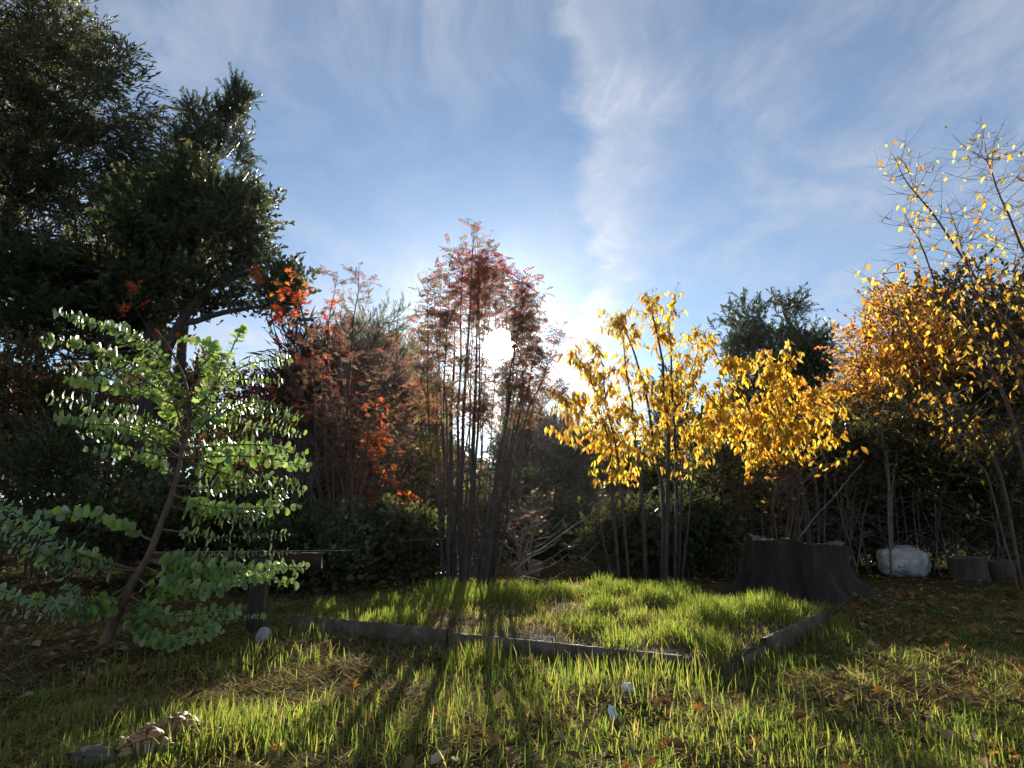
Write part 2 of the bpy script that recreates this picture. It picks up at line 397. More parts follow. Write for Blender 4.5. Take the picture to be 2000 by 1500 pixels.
def ground_mat():
    m, nt, N, L, b, out = mat('lawn_ground')
    a = noise_node(N, L, .9, 5, .6); f = noise_node(N, L, 16, 6, .7)
    c1 = ramp_node(N, L, f.outputs[0], [(.3, (.022, .015, .009)), (.5, (.062, .042, .022)), (.7, (.14, .10, .05))])
    c2 = ramp_node(N, L, f.outputs[0], [(.25, (.025, .03, .011)), (.55, (.06, .075, .022)), (.8, (.12, .125, .045))])
    mr = N.new('ShaderNodeMapRange'); mr.inputs[1].default_value = .42; mr.inputs[2].default_value = .6; L.new(a.outputs[0], mr.inputs[0])
    mx = N.new('ShaderNodeMix'); mx.data_type = 'RGBA'; L.new(mr.outputs[0], mx.inputs[0]); L.new(c1.outputs[0], mx.inputs[6]); L.new(c2.outputs[0], mx.inputs[7])
    L.new(mx.outputs[2], b.inputs['Base Color']); b.inputs['Roughness'].default_value = 1.0; b.inputs['Specular IOR Level'].default_value = .0
    n2 = noise_node(N, L, 45, 6, .7); bp = N.new('ShaderNodeBump'); bp.inputs['Strength'].default_value = .9; bp.inputs['Distance'].default_value = .03
    L.new(n2.outputs[0], bp.inputs['Height']); L.new(bp.outputs[0], b.inputs['Normal'])
    return m
M_ground = ground_mat()

# palettes (reflectance of the leaves themselves)
DARKG = [(.040, .062, .026), (.050, .075, .034), (.070, .090, .042), (.060, .068, .036)]
OLIVE = [(.10, .105, .045), (.13, .13, .06), (.075, .09, .04), (.17, .145, .06), (.065, .075, .035)]
GREYG = [(.13, .15, .11), (.17, .18, .14), (.10, .12, .08)]
SHRUB = [(.045, .07, .025), (.06, .085, .035), (.035, .05, .02), (.09, .09, .035), (.07, .05, .03)]
PURP = [(.17, .10, .10), (.13, .09, .09), (.21, .11, .10), (.24, .10, .09), (.12, .09, .07)]
RUST = [(.16, .06, .03), (.22, .09, .03), (.09, .06, .03), (.12, .04, .025), (.28, .13, .04)]
REDL = [(.50, .07, .035), (.42, .05, .03), (.58, .14, .04), (.35, .05, .04), (.55, .10, .06)]
REDO = [(.62, .16, .035), (.55, .10, .035), (.68, .26, .04)]
ROWB = [(.24, .14, .10), (.30, .13, .10), (.20, .15, .10), (.36, .15, .11), (.22, .18, .11)]
ROWR = [(.42, .09, .06), (.34, .07, .05), (.46, .13, .08), (.28, .09, .07)]
YELL = [(.74, .54, .06), (.78, .60, .08), (.72, .56, .07), (.58, .33, .045), (.52, .25, .05), (.68, .46, .11), (.36, .31, .07), (.42, .19, .05), (.30, .20, .06), (.46, .36, .08)]
ORAN = [(.62, .32, .04), (.66, .40, .05), (.52, .22, .035), (.56, .17, .04), (.66, .46, .07), (.38, .22, .05), (.30, .15, .05)]
EUC = [(.26, .40, .15), (.30, .44, .15), (.27, .38, .22), (.36, .48, .14), (.38, .46, .34), (.24, .36, .22), (.27, .38, .24)]

# ------------------------------------------------------------------ the setting
def build_ground():
    def axis(lo, hi, step, far):
        a = list(np.arange(lo, hi + 1e-6, step)); s = step
        while a[-1] < far: s *= 1.5; a.append(a[-1] + s)
        s = step
        while a[0] > -far: s *= 1.5; a.insert(0, a[0] - s)
        return np.array(a)
    X = axis(-8, 8, .10, 400); Y = axis(0, 14, .10, 400)
    gx, gy = np.meshgrid(X, Y); rng = R('ground')
    z = gz(gx, gy) + rng.normal(size=gx.shape) * .006 * (np.abs(gx) < 9) * (gy > 0) * (gy < 15)
    V = np.stack([gx, gy, z], -1).reshape(-1, 3); n = len(X); m = len(Y)
    i = np.arange(m - 1)[:, None] * n + np.arange(n - 1)[None]
    F = np.stack([i, i + 1, i + n + 1, i + n], -1).reshape(-1, 4)
    b = MB(); b.add(V, F, (.1, .1, .1)); o = b.obj('ground', M_ground, smooth=True); o['kind'] = 'structure'
build_ground()

def board(mb, p, q, h0, h1, th, rng, rough=.003):
    """a sawn board standing on edge from p to q with worn, slightly uneven faces"""
    n = 26; t = np.linspace(0, 1, n)[:, None]; p = np.asarray(p, float); q = np.asarray(q, float)
    c = p * (1 - t) + q * t; d = nrmz(q - p); s = np.array([-d[1], d[0], 0]); bev = .008
    prof = [(-th / 2, h0), (th / 2, h0), (th / 2, h1 - bev), (th / 2 - bev, h1), (-th / 2 + bev, h1), (-th / 2, h1 - bev)]
    V = np.stack([c + s * a + np.array([0, 0, 1]) * h for a, h in prof], 1)
    k = len(prof); V = V + rng.normal(size=V.shape) * rough * np.array([.4, .4, 1])
    i = np.arange(n - 1)[:, None] * k; j = np.arange(k)[None]
    F = np.stack([i + j, i + (j + 1) % k, i + k + (j + 1) % k, i + k + j], -1).reshape(-1, 4)
    mb.add(V, [F, np.arange(k)[None], (np.arange(k) + (n - 1) * k)[::-1][None]])
def build_bed():
    rng = R('bed')
    t = thing('raised_bed', (BA[0], BA[1], 0), 'low grassed garden bed edged with weathered grey boards', 'garden bed')
    A = np.array([BA[0], BA[1], 0]); B = np.array([BB[0], BB[1], 0]); C = np.array([BC[0], BC[1], 0]); Dd = A + (C - B)
    u = nrmz(B - A); v = nrmz(C - B)
    def piece(p, q, top):
        b = MB(); board(b, p, q, -.08, top, .042, rng); b.obj('board', M_wood, t)
    piece(A, A + (B - A) * .44, BH + .012); piece(A + (B - A) * .443 + [0, .012, 0], A + (B - A) * .93, BH - .012)
    piece(B + (C - B) * .12, B + (C - B) * .33, BH - .055); piece(B + (C - B) * .333, C, BH - .005)
    piece(A + v * .04, Dd, BH)
    # soil
    n = 60; a, b_ = np.meshgrid(np.r_[0, np.linspace(.003, .999, n - 2), 1.0005], np.r_[0, np.linspace(.006, 1.14, 39)])
    x = A[0] + a * BU[0] + b_ * BV[0]; y = A[1] + a * BU[1] + b_ * BV[1]
    z = bz(x, y) + rng.normal(size=x.shape) * .008
    edge = (a > .99) | (b_ > 1.12) ; z = np.where((b_ > 1.12) | (b_ < .002) | (a > 1.0) | (a < .0005), -.06, z)
    i = np.arange(39)[:, None] * n + np.arange(n - 1)[None]; F = np.stack([i, i + 1, i + n + 1, i + n], -1).reshape(-1, 4)
    m = MB(); m.add(np.stack([x, y, z], -1), F); m.obj('soil', M_soil, t, smooth=True)
build_bed()

# ------------------------------------------------------------------ grass
def fnoise(x, y, seed, f):
    r = np.random.default_rng(seed); s = 0
    for k in range(6):
        a = r.uniform(0, 2 * np.pi); w = f * r.uniform(.6, 1.8); s = s + np.sin(w * (x * np.cos(a) + y * np.sin(a)) + r.uniform(0, 6.28))
    return s / 6
def blades(mb, x, y, z, h, w, lean, ang, bend, col, short=False):
    n = len(x); p = np.stack([x, y, z], 1)
    ld = np.stack([np.cos(ang), np.sin(ang), 0 * ang], 1)
    fa = np.random.default_rng(n).uniform(0, 2 * np.pi, n)
    side = np.stack([np.cos(fa), np.sin(fa), 0 * fa], 1) * w[:, None] * .5
    up = np.array([0, 0, 1.])
    hz = lambda t, k: p + ld * (h * (lean * t + bend * t * t))[:, None] + up * (h * np.maximum(t - k * .45 * bend * t * t, .12 * t))[:, None]
    m1 = hz(.45, 1); m2 = hz(.78, 1); tip = hz(1.0, 1)
    if short:
        V = np.stack([p - side, p + side, m2 * .6 + m1 * .4 - side * .75, m2 * .6 + m1 * .4 + side * .75, tip], 1).reshape(-1, 3); o = (np.arange(n) * 5)[:, None]
        mb.add(V, [o + np.array([[0, 1, 3, 2]]), o + np.array([[2, 3, 4]])], np.repeat(col, 5, 0)); return
    V = np.stack([p - side, p + side, m1 - side * .85, m1 + side * .85, m2 - side * .55, m2 + side * .55, tip], 1).reshape(-1, 3)
    o = (np.arange(n) * 7)[:, None]
    F4 = np.concatenate([o + np.array([[0, 1, 3, 2]]), o + np.array([[2, 3, 5, 4]])]); F3 = o + np.array([[4, 5, 6]])
    mb.add(V, [F4, F3], np.repeat(col, 7, 0))
GREEN = np.array([(.13, .185, .045), (.17, .22, .05), (.20, .245, .06), (.095, .14, .038), (.27, .28, .08), (.15, .21, .05)])
STRAW = np.array([(.34, .26, .12), (.26, .19, .085), (.42, .34, .18), (.20, .14, .06), (.30, .27, .10)])
def sample_view(n, y0, y1, rng, pw=1.6):
    y = 1 / (1 / y0 + (1 / y1 - 1 / y0) * rng.random(n)) ** 1.0
    y = y0 * (y1 / y0) ** (rng.random(n) ** .9)
    x = rng.uniform(-1, 1, n) * (.86 * y + .4)
    return x, y
def build_grass():
    rng = R('grass'); n = 205000
    x, y = sample_view(n, 2.45, 10.5, rng)
    a, b = bedc(x, y)
    dens = fnoise(x, y, 5, 2.2) * .55 + fnoise(x, y, 6, 6.5) * .6
    px, py, _ = proj(np.stack([x, y, 0 * x], 1))
    bare = ((px - 640) / 280) ** 2 + ((py - 1330) / 100) ** 2
    dens = dens - .7 * np.exp(-bare) - .5 * np.exp(-((px - 1720) / 120) ** 2 - ((py - 1390) / 40) ** 2) - .5 * np.clip((py - 1200) / -80, 0, 1) * (px > 1640) - .35 * (px < 330) * (py < 1330)
    keep = (rng.random(n) < np.clip(.52 + 1.15 * dens, .06, 1)) & ~inbed(x, y, -.004)
    x, y, dens, px, py = x[keep], y[keep], dens[keep], px[keep], py[keep]; n = len(x)
    tall = np.clip(fnoise(x, y, 9, 3.0) * 1.1 + fnoise(x, y, 10, 9) * .7, -.5, 1)
    tall = np.where(px > 1150, tall * .55, tall)
    h = .028 + .035 * rng.random(n) + .055 * np.clip(tall - .1, 0, 1) + .025 * dens
    h = np.clip(h, .022, .2) * np.where(rng.random(n) < .03, 1.7, 1)
    green = np.clip(.30 + dens * 1.1 + .22 * (px > 1150) - .10 * (px < 800), .06, .88)
    g = rng.random(n) < green
    col = np.where(g[:, None], palcol(GREEN, (n,), rng), palcol(STRAW, (n,), rng))
    w = .0030 + .0032 * rng.random(n)
    mat_ = np.clip(.72 + .15 * (px > 1150) + 1.3 * fnoise(x, y, 31, 4.0), 0, 1); swirl = 5.5 * fnoise(x, y, 32, 2.4) + rng.normal(size=n) * .8
    lean = np.abs(rng.normal(size=n)) * (.25 + .75 * mat_); bend = np.abs(rng.normal(size=n)) * (.5 + .9 * mat_) + np.where(g, 0, .4)
    h = h * (1 - .25 * mat_)
    mb = MB(); blades(mb, x, y, gz(x, y) - .004, h, w, lean, swirl, bend, col, True)
    # long tufts along the boards and here and there
    tx = []; ty = []; th = []
    for cpx, cpy, k, hh, sp in [(600, 1250, 70, .17, .16), (560, 1290, 120, .14, .25), (1150, 1345, 240, .17, .35), (1260, 1330, 420, .21, .40), (1330, 1320, 260, .18, .25), (860, 1330, 120, .15, .2), (930, 1300, 260, .24, .09), (1060, 1340, 160, .13, .3),
                                (450, 1430, 700, .17, .26), (400, 1400, 300, .16, .15), (540, 1445, 260, .15, .15), (330, 1300, 140, .16, .3), (200, 1330, 100, .12, .2), (470, 1290, 140, .16, .3), (640, 1400, 160, .12, .2), (1600, 1240, 300, .16, .3), (1500, 1290, 200, .14, .3), (1350, 1480, 500, .11, .35),
                                (1500, 1460, 400, .11, .35), (1700, 1460, 500, .12, .4), (1900, 1440, 500, .12, .4), (1850, 1300, 260, .10, .5), (900, 1400, 260, .13, .3), (750, 1460, 260, .13, .25), (40, 1440, 260, .10, .2), (150, 1400, 120, .12, .15), (300, 1500, 260, .09, .10), (240, 1470, 90, .08, .08), (370, 1470, 160, .11, .07), (160, 1490, 220, .08, .12), (210, 1500, 160, .07, .09), (330, 1400, 120, .08, .10), (1000, 1460, 220, .11, .3), (1390, 1300, 420, .15, .16), (1440, 1275, 420, .17, .16), (1340, 1292, 260, .13, .14), (1470, 1262, 260, .15, .12), (1180, 1290, 120, .12, .2), (760, 1245, 160, .10, .3), (880, 1275, 160, .11, .25), (680, 1228, 100, .10, .2), (1620, 1215, 200, .14, .12)]:
        c = G(cpx, cpy); tx.append(c[0] + rng.normal(size=k) * sp); ty.append(c[1] + rng.normal(size=k) * sp * .7); th.append(hh * (.35 + .6 * rng.random(k)))
    x = np.concatenate(tx); y = np.concatenate(ty); h = np.concatenate(th); k = ~inbed(x, y, -.006); x, y, h = x[k], y[k], h[k]; n = len(x)
    blades(mb, x, y, gz(x, y) - .004, h, .005 + .003 * rng.random(n), rng.normal(size=n) * .16, rng.uniform(0, 6.28, n), np.abs(rng.normal(size=n)) * .22, palcol(np.vstack([GREEN, GREEN, STRAW[:1]]), (n,), rng))
    o = mb.obj('lawn_grass', M_grass); o['kind'] = 'stuff'; tag(o, 'short green and straw coloured lawn grass in front of the bed', 'grass')
    # the bed: long, uneven, yellow green
    n = 37000; a = rng.random(n); b = rng.random(n) * 1.13
    x = BA[0] + a * BU[0] + b * BV[0]; y = BA[1] + a * BU[1] + b * BV[1]
    d = fnoise(x, y, 21, 3.2) * 1.1 + fnoise(x, y, 22, 8) * .9
    k = rng.random(n) < np.clip(.6 + d - .5 * (b < .12) * (a > .5) - .3 * (b > .7) * (a < .25), .06, 1); x, y, d, a, b = x[k], y[k], d[k], a[k], b[k]; n = len(x)
    g = rng.random(n) < np.clip(.5 + d * 1.0, .08, .92)
    h = (.045 + .085 * rng.random(n) + .14 * np.clip(d, 0, 1)) * np.where(g, 1, .8)
    mb = MB(); blades(mb, x, y, bz(x, y) - .004, h, .0045 + .003 * rng.random(n), rng.normal(size=n) * .22, rng.uniform(0, 6.28, n), np.abs(rng.normal(size=n)) * .35 + np.where(g, 0, .35),
           np.where(g[:, None], palcol(np.vstack([GREEN, [(.22, .27, .06)]]), (n,), rng), palcol(STRAW, (n,), rng)))
    o = mb.obj('bed_grass', M_grass); o['kind'] = 'stuff'; tag(o, 'long uneven yellow green grass growing inside the board edged bed', 'grass')
    # dead thatch lying flat
    n = 70000; x, y = sample_view(n, 2.45, 8.6, rng); px, py, _ = proj(np.stack([x, y, 0 * x], 1)); bare = ((px - 640) / 280) ** 2 + ((py - 1330) / 100) ** 2
    kk = rng.random(n) < np.clip(.42 + .8 * np.exp(-bare) - fnoise(x, y, 5, 2.2) * .8 - fnoise(x, y, 6, 6.5) * .6, .05, 1); x, y = x[kk], y[kk]; n = len(x)
    mb = MB(); blades(mb, x, y, bz(x, y) + .002, .03 + .05 * rng.random(n), .004 + .003 * rng.random(n), .9 + rng.random(n), rng.uniform(0, 6.28, n), rng.random(n) * 1.4, palcol(np.vstack([STRAW, [(.12, .08, .045), (.14, .13, .05), (.18, .17, .06)]]), (n,), rng), True)
    o = mb.obj('dead_grass', M_thatch); o['kind'] = 'stuff'; tag(o, 'dry brown dead grass matted among the lawn', 'grass')
    # leaf litter
    n = 12000; x, y = sample_view(n, 2.6, 16, rng); px, py, _ = proj(np.stack([x, y, 0 * x], 1))
    w = np.where(y > 8.2, 1, .03) + .5 * (px > 1640) * (py < 1260) + .5 * (px < 420) * (py < 1300) + .12 * (px > 1640) + .10
    k = (rng.random(n) < w) & ~inbed(x, y, -.01); x, y = x[k], y[k]; n = len(x)
    d = rng.normal(size=(n, 3)) * [1, 1, .25]; mb = MB()
    scatter(mb, T_diamond(.32, .12), np.stack([x, y, gz(x, y) + .012 + .02 * rng.random(n)], 1), d, np.array([0, 0, 1.]) + rng.normal(size=(n, 3)) * .3, .05 + .06 * rng.random(n), palcol([(.16, .08, .04), (.22, .13, .06), (.10, .06, .035), (.30, .17, .07), (.34, .24, .13)], (n,), rng))
    o = mb.obj('leaf_litter', M_litter); o['kind'] = 'stuff'; tag(o, 'small brown dead leaves strewn beneath the shrubs and lawn edge', 'leaf litter')
build_grass()

# ------------------------------------------------------------------ far wood behind everything
def build_far_wood():
    rng = R('farwood'); mb = MB(); n = 5200
    tws = [twig(9, T_diamond(.33), .3, .6, rng) for _ in range(3)]
    X = rng.uniform(-46, 46, n); Y = 33 + 9 * rng.random(n)
    top = 3.6 + .8 * np.sin(X * .5) + .6 * np.sin(X * 1.7 + 1) + np.clip((np.abs(X - 1.5) - 8) * .3, 0, 6) + rng.normal(size=n) * .25
    Z = top * rng.random(n) ** .75
    pos = np.stack([X, Y, Z], 1); d = rng.normal(size=(n, 3)) + [0, -.3, .5]; nn = rng.normal(size=(n, 3)) + [0, 0, 1]
    q = np.array_split(np.arange(n), 3)
    for tw, i, pal in zip(tws, q, (DARKG + SHRUB, SHRUB + OLIVE, DARKG + SHRUB + RUST)):
        put_twigs(mb, tw, pos[i], d[i], nn[i], 1.2 + .9 * rng.random(len(i)), pal, rng)
    o = mb.obj('far_wood', M_ever); o['kind'] = 'stuff'; tag(o, 'dark distant wood closing the garden behind the shrubs', 'wood')
build_far_wood()

# ------------------------------------------------------------------ dense trees
def stem_paths(specs, n=14, wob=.03, rng=None):
    out = []
    for pts in specs:
        b = base(pts[0][0], pts[0][1]); q = [b - [0, 0, .06]] + [P(*p) for p in pts[1:]]
        pa = resample(q, n); out.append(wobble(pa, wob, rng) if rng is not None else pa)
    return out
def dense_tree(name, label, cat, stems, ells, ncl, per, cr, tw, size, pal, matl, bark, r0=.16, shell=.35, up=.3, group=None, limb_r=.045, outw=.8, partname='trunk', nlimb=None, twig_each=True):
    rng = R(label)
    paths = stem_paths(stems, 16, .04, rng)
    t = thing(name, paths[0][0] + [0, 0, .06], label, cat, group)
    for i, p in enumerate(paths):
        b = MB(); rr = (r0 if np.isscalar(r0) else r0[i]); tube(b, p, np.linspace(1, .22, len(p)) * rr, 8, (1, 1, 1), .06, rng); b.obj(partname, bark, t, smooth=True)
    C, O = clumps([ell(*e) for e in ells], ncl, rng, shell); ncl = len(C)
    sh = rng.permutation(ncl); C, O = C[sh], O[sh]
    spine = np.vstack([p[4:] for p in paths])
    b = MB(); k = min(ncl, nlimb or ncl); limbs(b, C[:k], spine, rng, limb_r, .008); b.obj('branches', bark, t, kind='stuff')
    pos = np.repeat(C, per, 0) + rng.normal(size=(ncl * per, 3)) * cr * np.array([1, 1, .7]); n = len(pos)
    d = np.repeat(O, per, 0) * outw + rng.normal(size=(n, 3)) * .6 + np.array([0, 0, up]); nn = np.array([0, 0, 1.]) + rng.normal(size=(n, 3)) * .5
    mb = MB()
    for i, q in zip(range(len(tw)), np.array_split(rng.permutation(n), len(tw))):
        put_twigs(mb, tw[i], pos[q], d[q], nn[q], size * (.65 + .7 * rng.random(len(q))), pal, rng)
    mb.obj('crown', matl, t, kind='stuff')
    return t
rg = R('twigs')
TW_WILLOW = [twig(11, T_diamond(.13), .30, .5, rg, droop=.35) for _ in range(3)]
TW_OAK = [twig(10, T_diamond(.30), .26, .65, rg) for _ in range(3)]
TW_CONIF = [twig(16, T_diamond(.16), .26, .55, rg, flat=.9) for _ in range(3)]
TW_SHRUB = [twig(9, T_diamond(.32), .20, .6, rg) for _ in range(3)]
TW_BARE = [twig(5, T_diamond(.05), .55, .5, rg) for _ in range(3)]
TW_FINE = [twig(14, T_diamond(.06), .40, .4, rg) for _ in range(3)]
TW_ROUND = [twig(8, T_diamond(.45), .24, .7, rg) for _ in range(3)]

dense_tree('broadleaf_tree', 'tall feathery grey green tree rising beside the pointed conifer', 'tree',
    [[(-60, 15), (-40, 700, 15), (20, 420, 15), (80, 180, 15), (110, 20, 15)], [(-80, 15.5), (-120, 500, 15.5), (-150, 100, 15.5)]],
    [(40, 120, 15, 130, 130, 1.8), (110, 230, 14.6, 150, 120, 1.6), (190, 200, 15, 85, 95, 1.0), (30, 330, 15, 170, 120, 1.8), (110, 420, 14.8, 110, 90, 1.4), (20, 520, 15, 110, 90, 1.5), (-120, 200, 15.5, 150, 300, 2), (100, 60, 15, 60, 60, 1)],
    280, 26, .27, TW_WILLOW, .52, OLIVE + OLIVE + OLIVE + DARKG + GREYG, M_feath, M_barkg, .22, up=-.12)
dense_tree('conifer', 'dark pointed conifer with leaning tip behind the arching evergreen', 'conifer',
    [[(330, 19), (350, 700, 19), (390, 420, 19), (440, 260, 19), (463, 175, 19)]],
    [(464, 190, 19, 9, 22, .25), (462, 212, 19, 16, 20, .3), (448, 240, 19, 26, 26, .5), (425, 262, 19, 22, 22, .5), (385, 228, 19, 16, 16, .3), (378, 262, 19, 28, 25, .5), (440, 290, 19, 30, 35, .6), (345, 305, 19, 20, 20, .6), (390, 315, 19, 60, 35, 1.0), (318, 345, 19, 28, 34, .8), (400, 380, 19, 80, 50, 1.4), (310, 420, 19, 110, 60, 1.6), (250, 520, 19, 100, 60, 1.6)],
    230, 20, .15, TW_CONIF, .42, DARKG, M_ever, M_bark, .18, up=.25, limb_r=.03)
dense_tree('evergreen_tree', 'dark broad evergreen tree with long arching bare limbs', 'tree',
    [[(250, 13.5), (300, 760, 13.5), (350, 640, 13.3), (420, 560, 13.2), (500, 528, 13), (590, 520, 13)], [(300, 13.5), (330, 700, 13.5), (400, 630, 13.3), (490, 600, 13), (560, 590, 13)], [(270, 13.6), (300, 600, 13.6), (360, 420, 13.6), (400, 300, 13.6)]],
    [(400, 385, 13.5, 45, 35, .8), (440, 425, 13.3, 45, 40, .9), (330, 450, 13.6, 80, 50, 1.2), (410, 490, 13.4, 75, 40, 1.0), (260, 525, 13.8, 100, 40, 1.2), (120, 560, 14, 100, 50, 1.2), (370, 575, 13.4, 100, 35, 1.0), (560, 572, 13, 10, 22, .4), (490, 412, 13.2, 14, 26, .3), (170, 640, 14, 140, 45, 1.3), (480, 470, 13.2, 28, 30, .5), (545, 605, 13, 25, 25, .4)],
    270, 26, .20, TW_OAK, .40, DARKG + DARKG + OLIVE[:2], M_ever, M_bark, [.16, .11, .16], limb_r=.035)
dense_tree('dark_pine', 'dark rounded pine rising behind the orange leaved tree', 'pine',
    [[(1540, 26), (1530, 800, 26), (1510, 680, 26), (1480, 610, 26)], [(1560, 26), (1560, 700, 26), (1530, 610, 26)]],
    [(1468, 630, 26, 38, 26, 1.2), (1532, 606, 26, 22, 11, .8), (1445, 672, 26, 28, 16, 1.0), (1505, 690, 26, 65, 30, 1.6), (1570, 690, 26, 50, 45, 1.3), (1590, 760, 26, 45, 70, 1.3), (1520, 780, 26, 90, 80, 1.8)],
    190, 17, .30, TW_CONIF, .55, DARKG, M_ever, M_bark, .2, up=.35, limb_r=.04)
dense_tree('evergreen_tree', 'big dark olive evergreen behind the nearly bare yellow leaved tree', 'tree',
    [[(1900, 14), (1900, 800, 14), (1890, 640, 14), (1900, 570, 14)], [(2000, 14), (2010, 700, 14), (1990, 580, 14)]],
    [(1890, 640, 14, 110, 85, 1.2), (1980, 650, 14, 90, 80, 1.2), (1850, 760, 14, 120, 100, 1.4), (1970, 820, 14, 130, 130, 1.5), (1800, 850, 14, 110, 90, 1.2)],
    300, 20, .28, TW_OAK, .40, DARKG + OLIVE + RUST[:2], M_ever, M_bark, .15)
dense_tree('red_tree', 'round russet orange tree beside the big olive evergreen', 'tree',
    [[(1760, 12.5), (1755, 850, 12.5), (1750, 700, 12.5), (1745, 590, 12.5)]],
    [(1740, 655, 12.5, 55, 55, .8), (1725, 725, 12.4, 60, 45, .7), (1775, 590, 12.5, 45, 25, .5), (1700, 775, 12.3, 55, 40, .6), (1800, 700, 12.5, 55, 50, .7)],
    92, 16, .21, TW_SHRUB, .32, RUST + OLIVE[:2] + YELL[:2] + REDO + ORAN + ORAN[:3] + [(.50, .27, .08), (.42, .18, .06)], M_leaf, M_bark, .07, limb_r=.018)
dense_tree('feathery_tree', 'fine grey green feathery tree between the red saplings and rowan clump', 'tree',
    [[(745, 30), (745, 850, 30), (740, 700, 30), (735, 600, 30)], [(770, 30), (780, 850, 30), (790, 700, 30)]],
    [(735, 650, 30, 45, 60, 1.2), (760, 720, 30, 50, 70, 1.2), (710, 720, 30, 40, 70, 1.2), (790, 740, 30, 30, 60, 1.0)],
    75, 10, .40, TW_FINE, .80, GREYG, M_leaf, M_barkg, .10, up=.5, limb_r=.025)
for i, (x, y0, y1, w, D, q) in enumerate([(858, 775, 940, 24, 33, 'slim dark conifer left of the rowan clump stems'), (818, 810, 950, 20, 34, 'small dark conifer next to the slim one'), (1310, 745, 900, 26, 20, 'dark spruce seen through the yellow cherry stems'), (1000, 830, 960, 34, 36, 'low dark conifer seen between the rowan stems')]):
    dense_tree('conifer', q, 'conifer', [[(x, D), (x, y1, D), (x, y0 + 10, D)]],
        [(x, y0 + (y1 - y0) * f, D, w * (.15 + .9 * f), (y1 - y0) * .13, .2 + .7 * f) for f in (.06, .2, .38, .56, .75, .92)], 60, 9, .008 * D, TW_CONIF, .022 * D, DARKG, M_ever, M_bark, .06, limb_r=.012, up=.1)

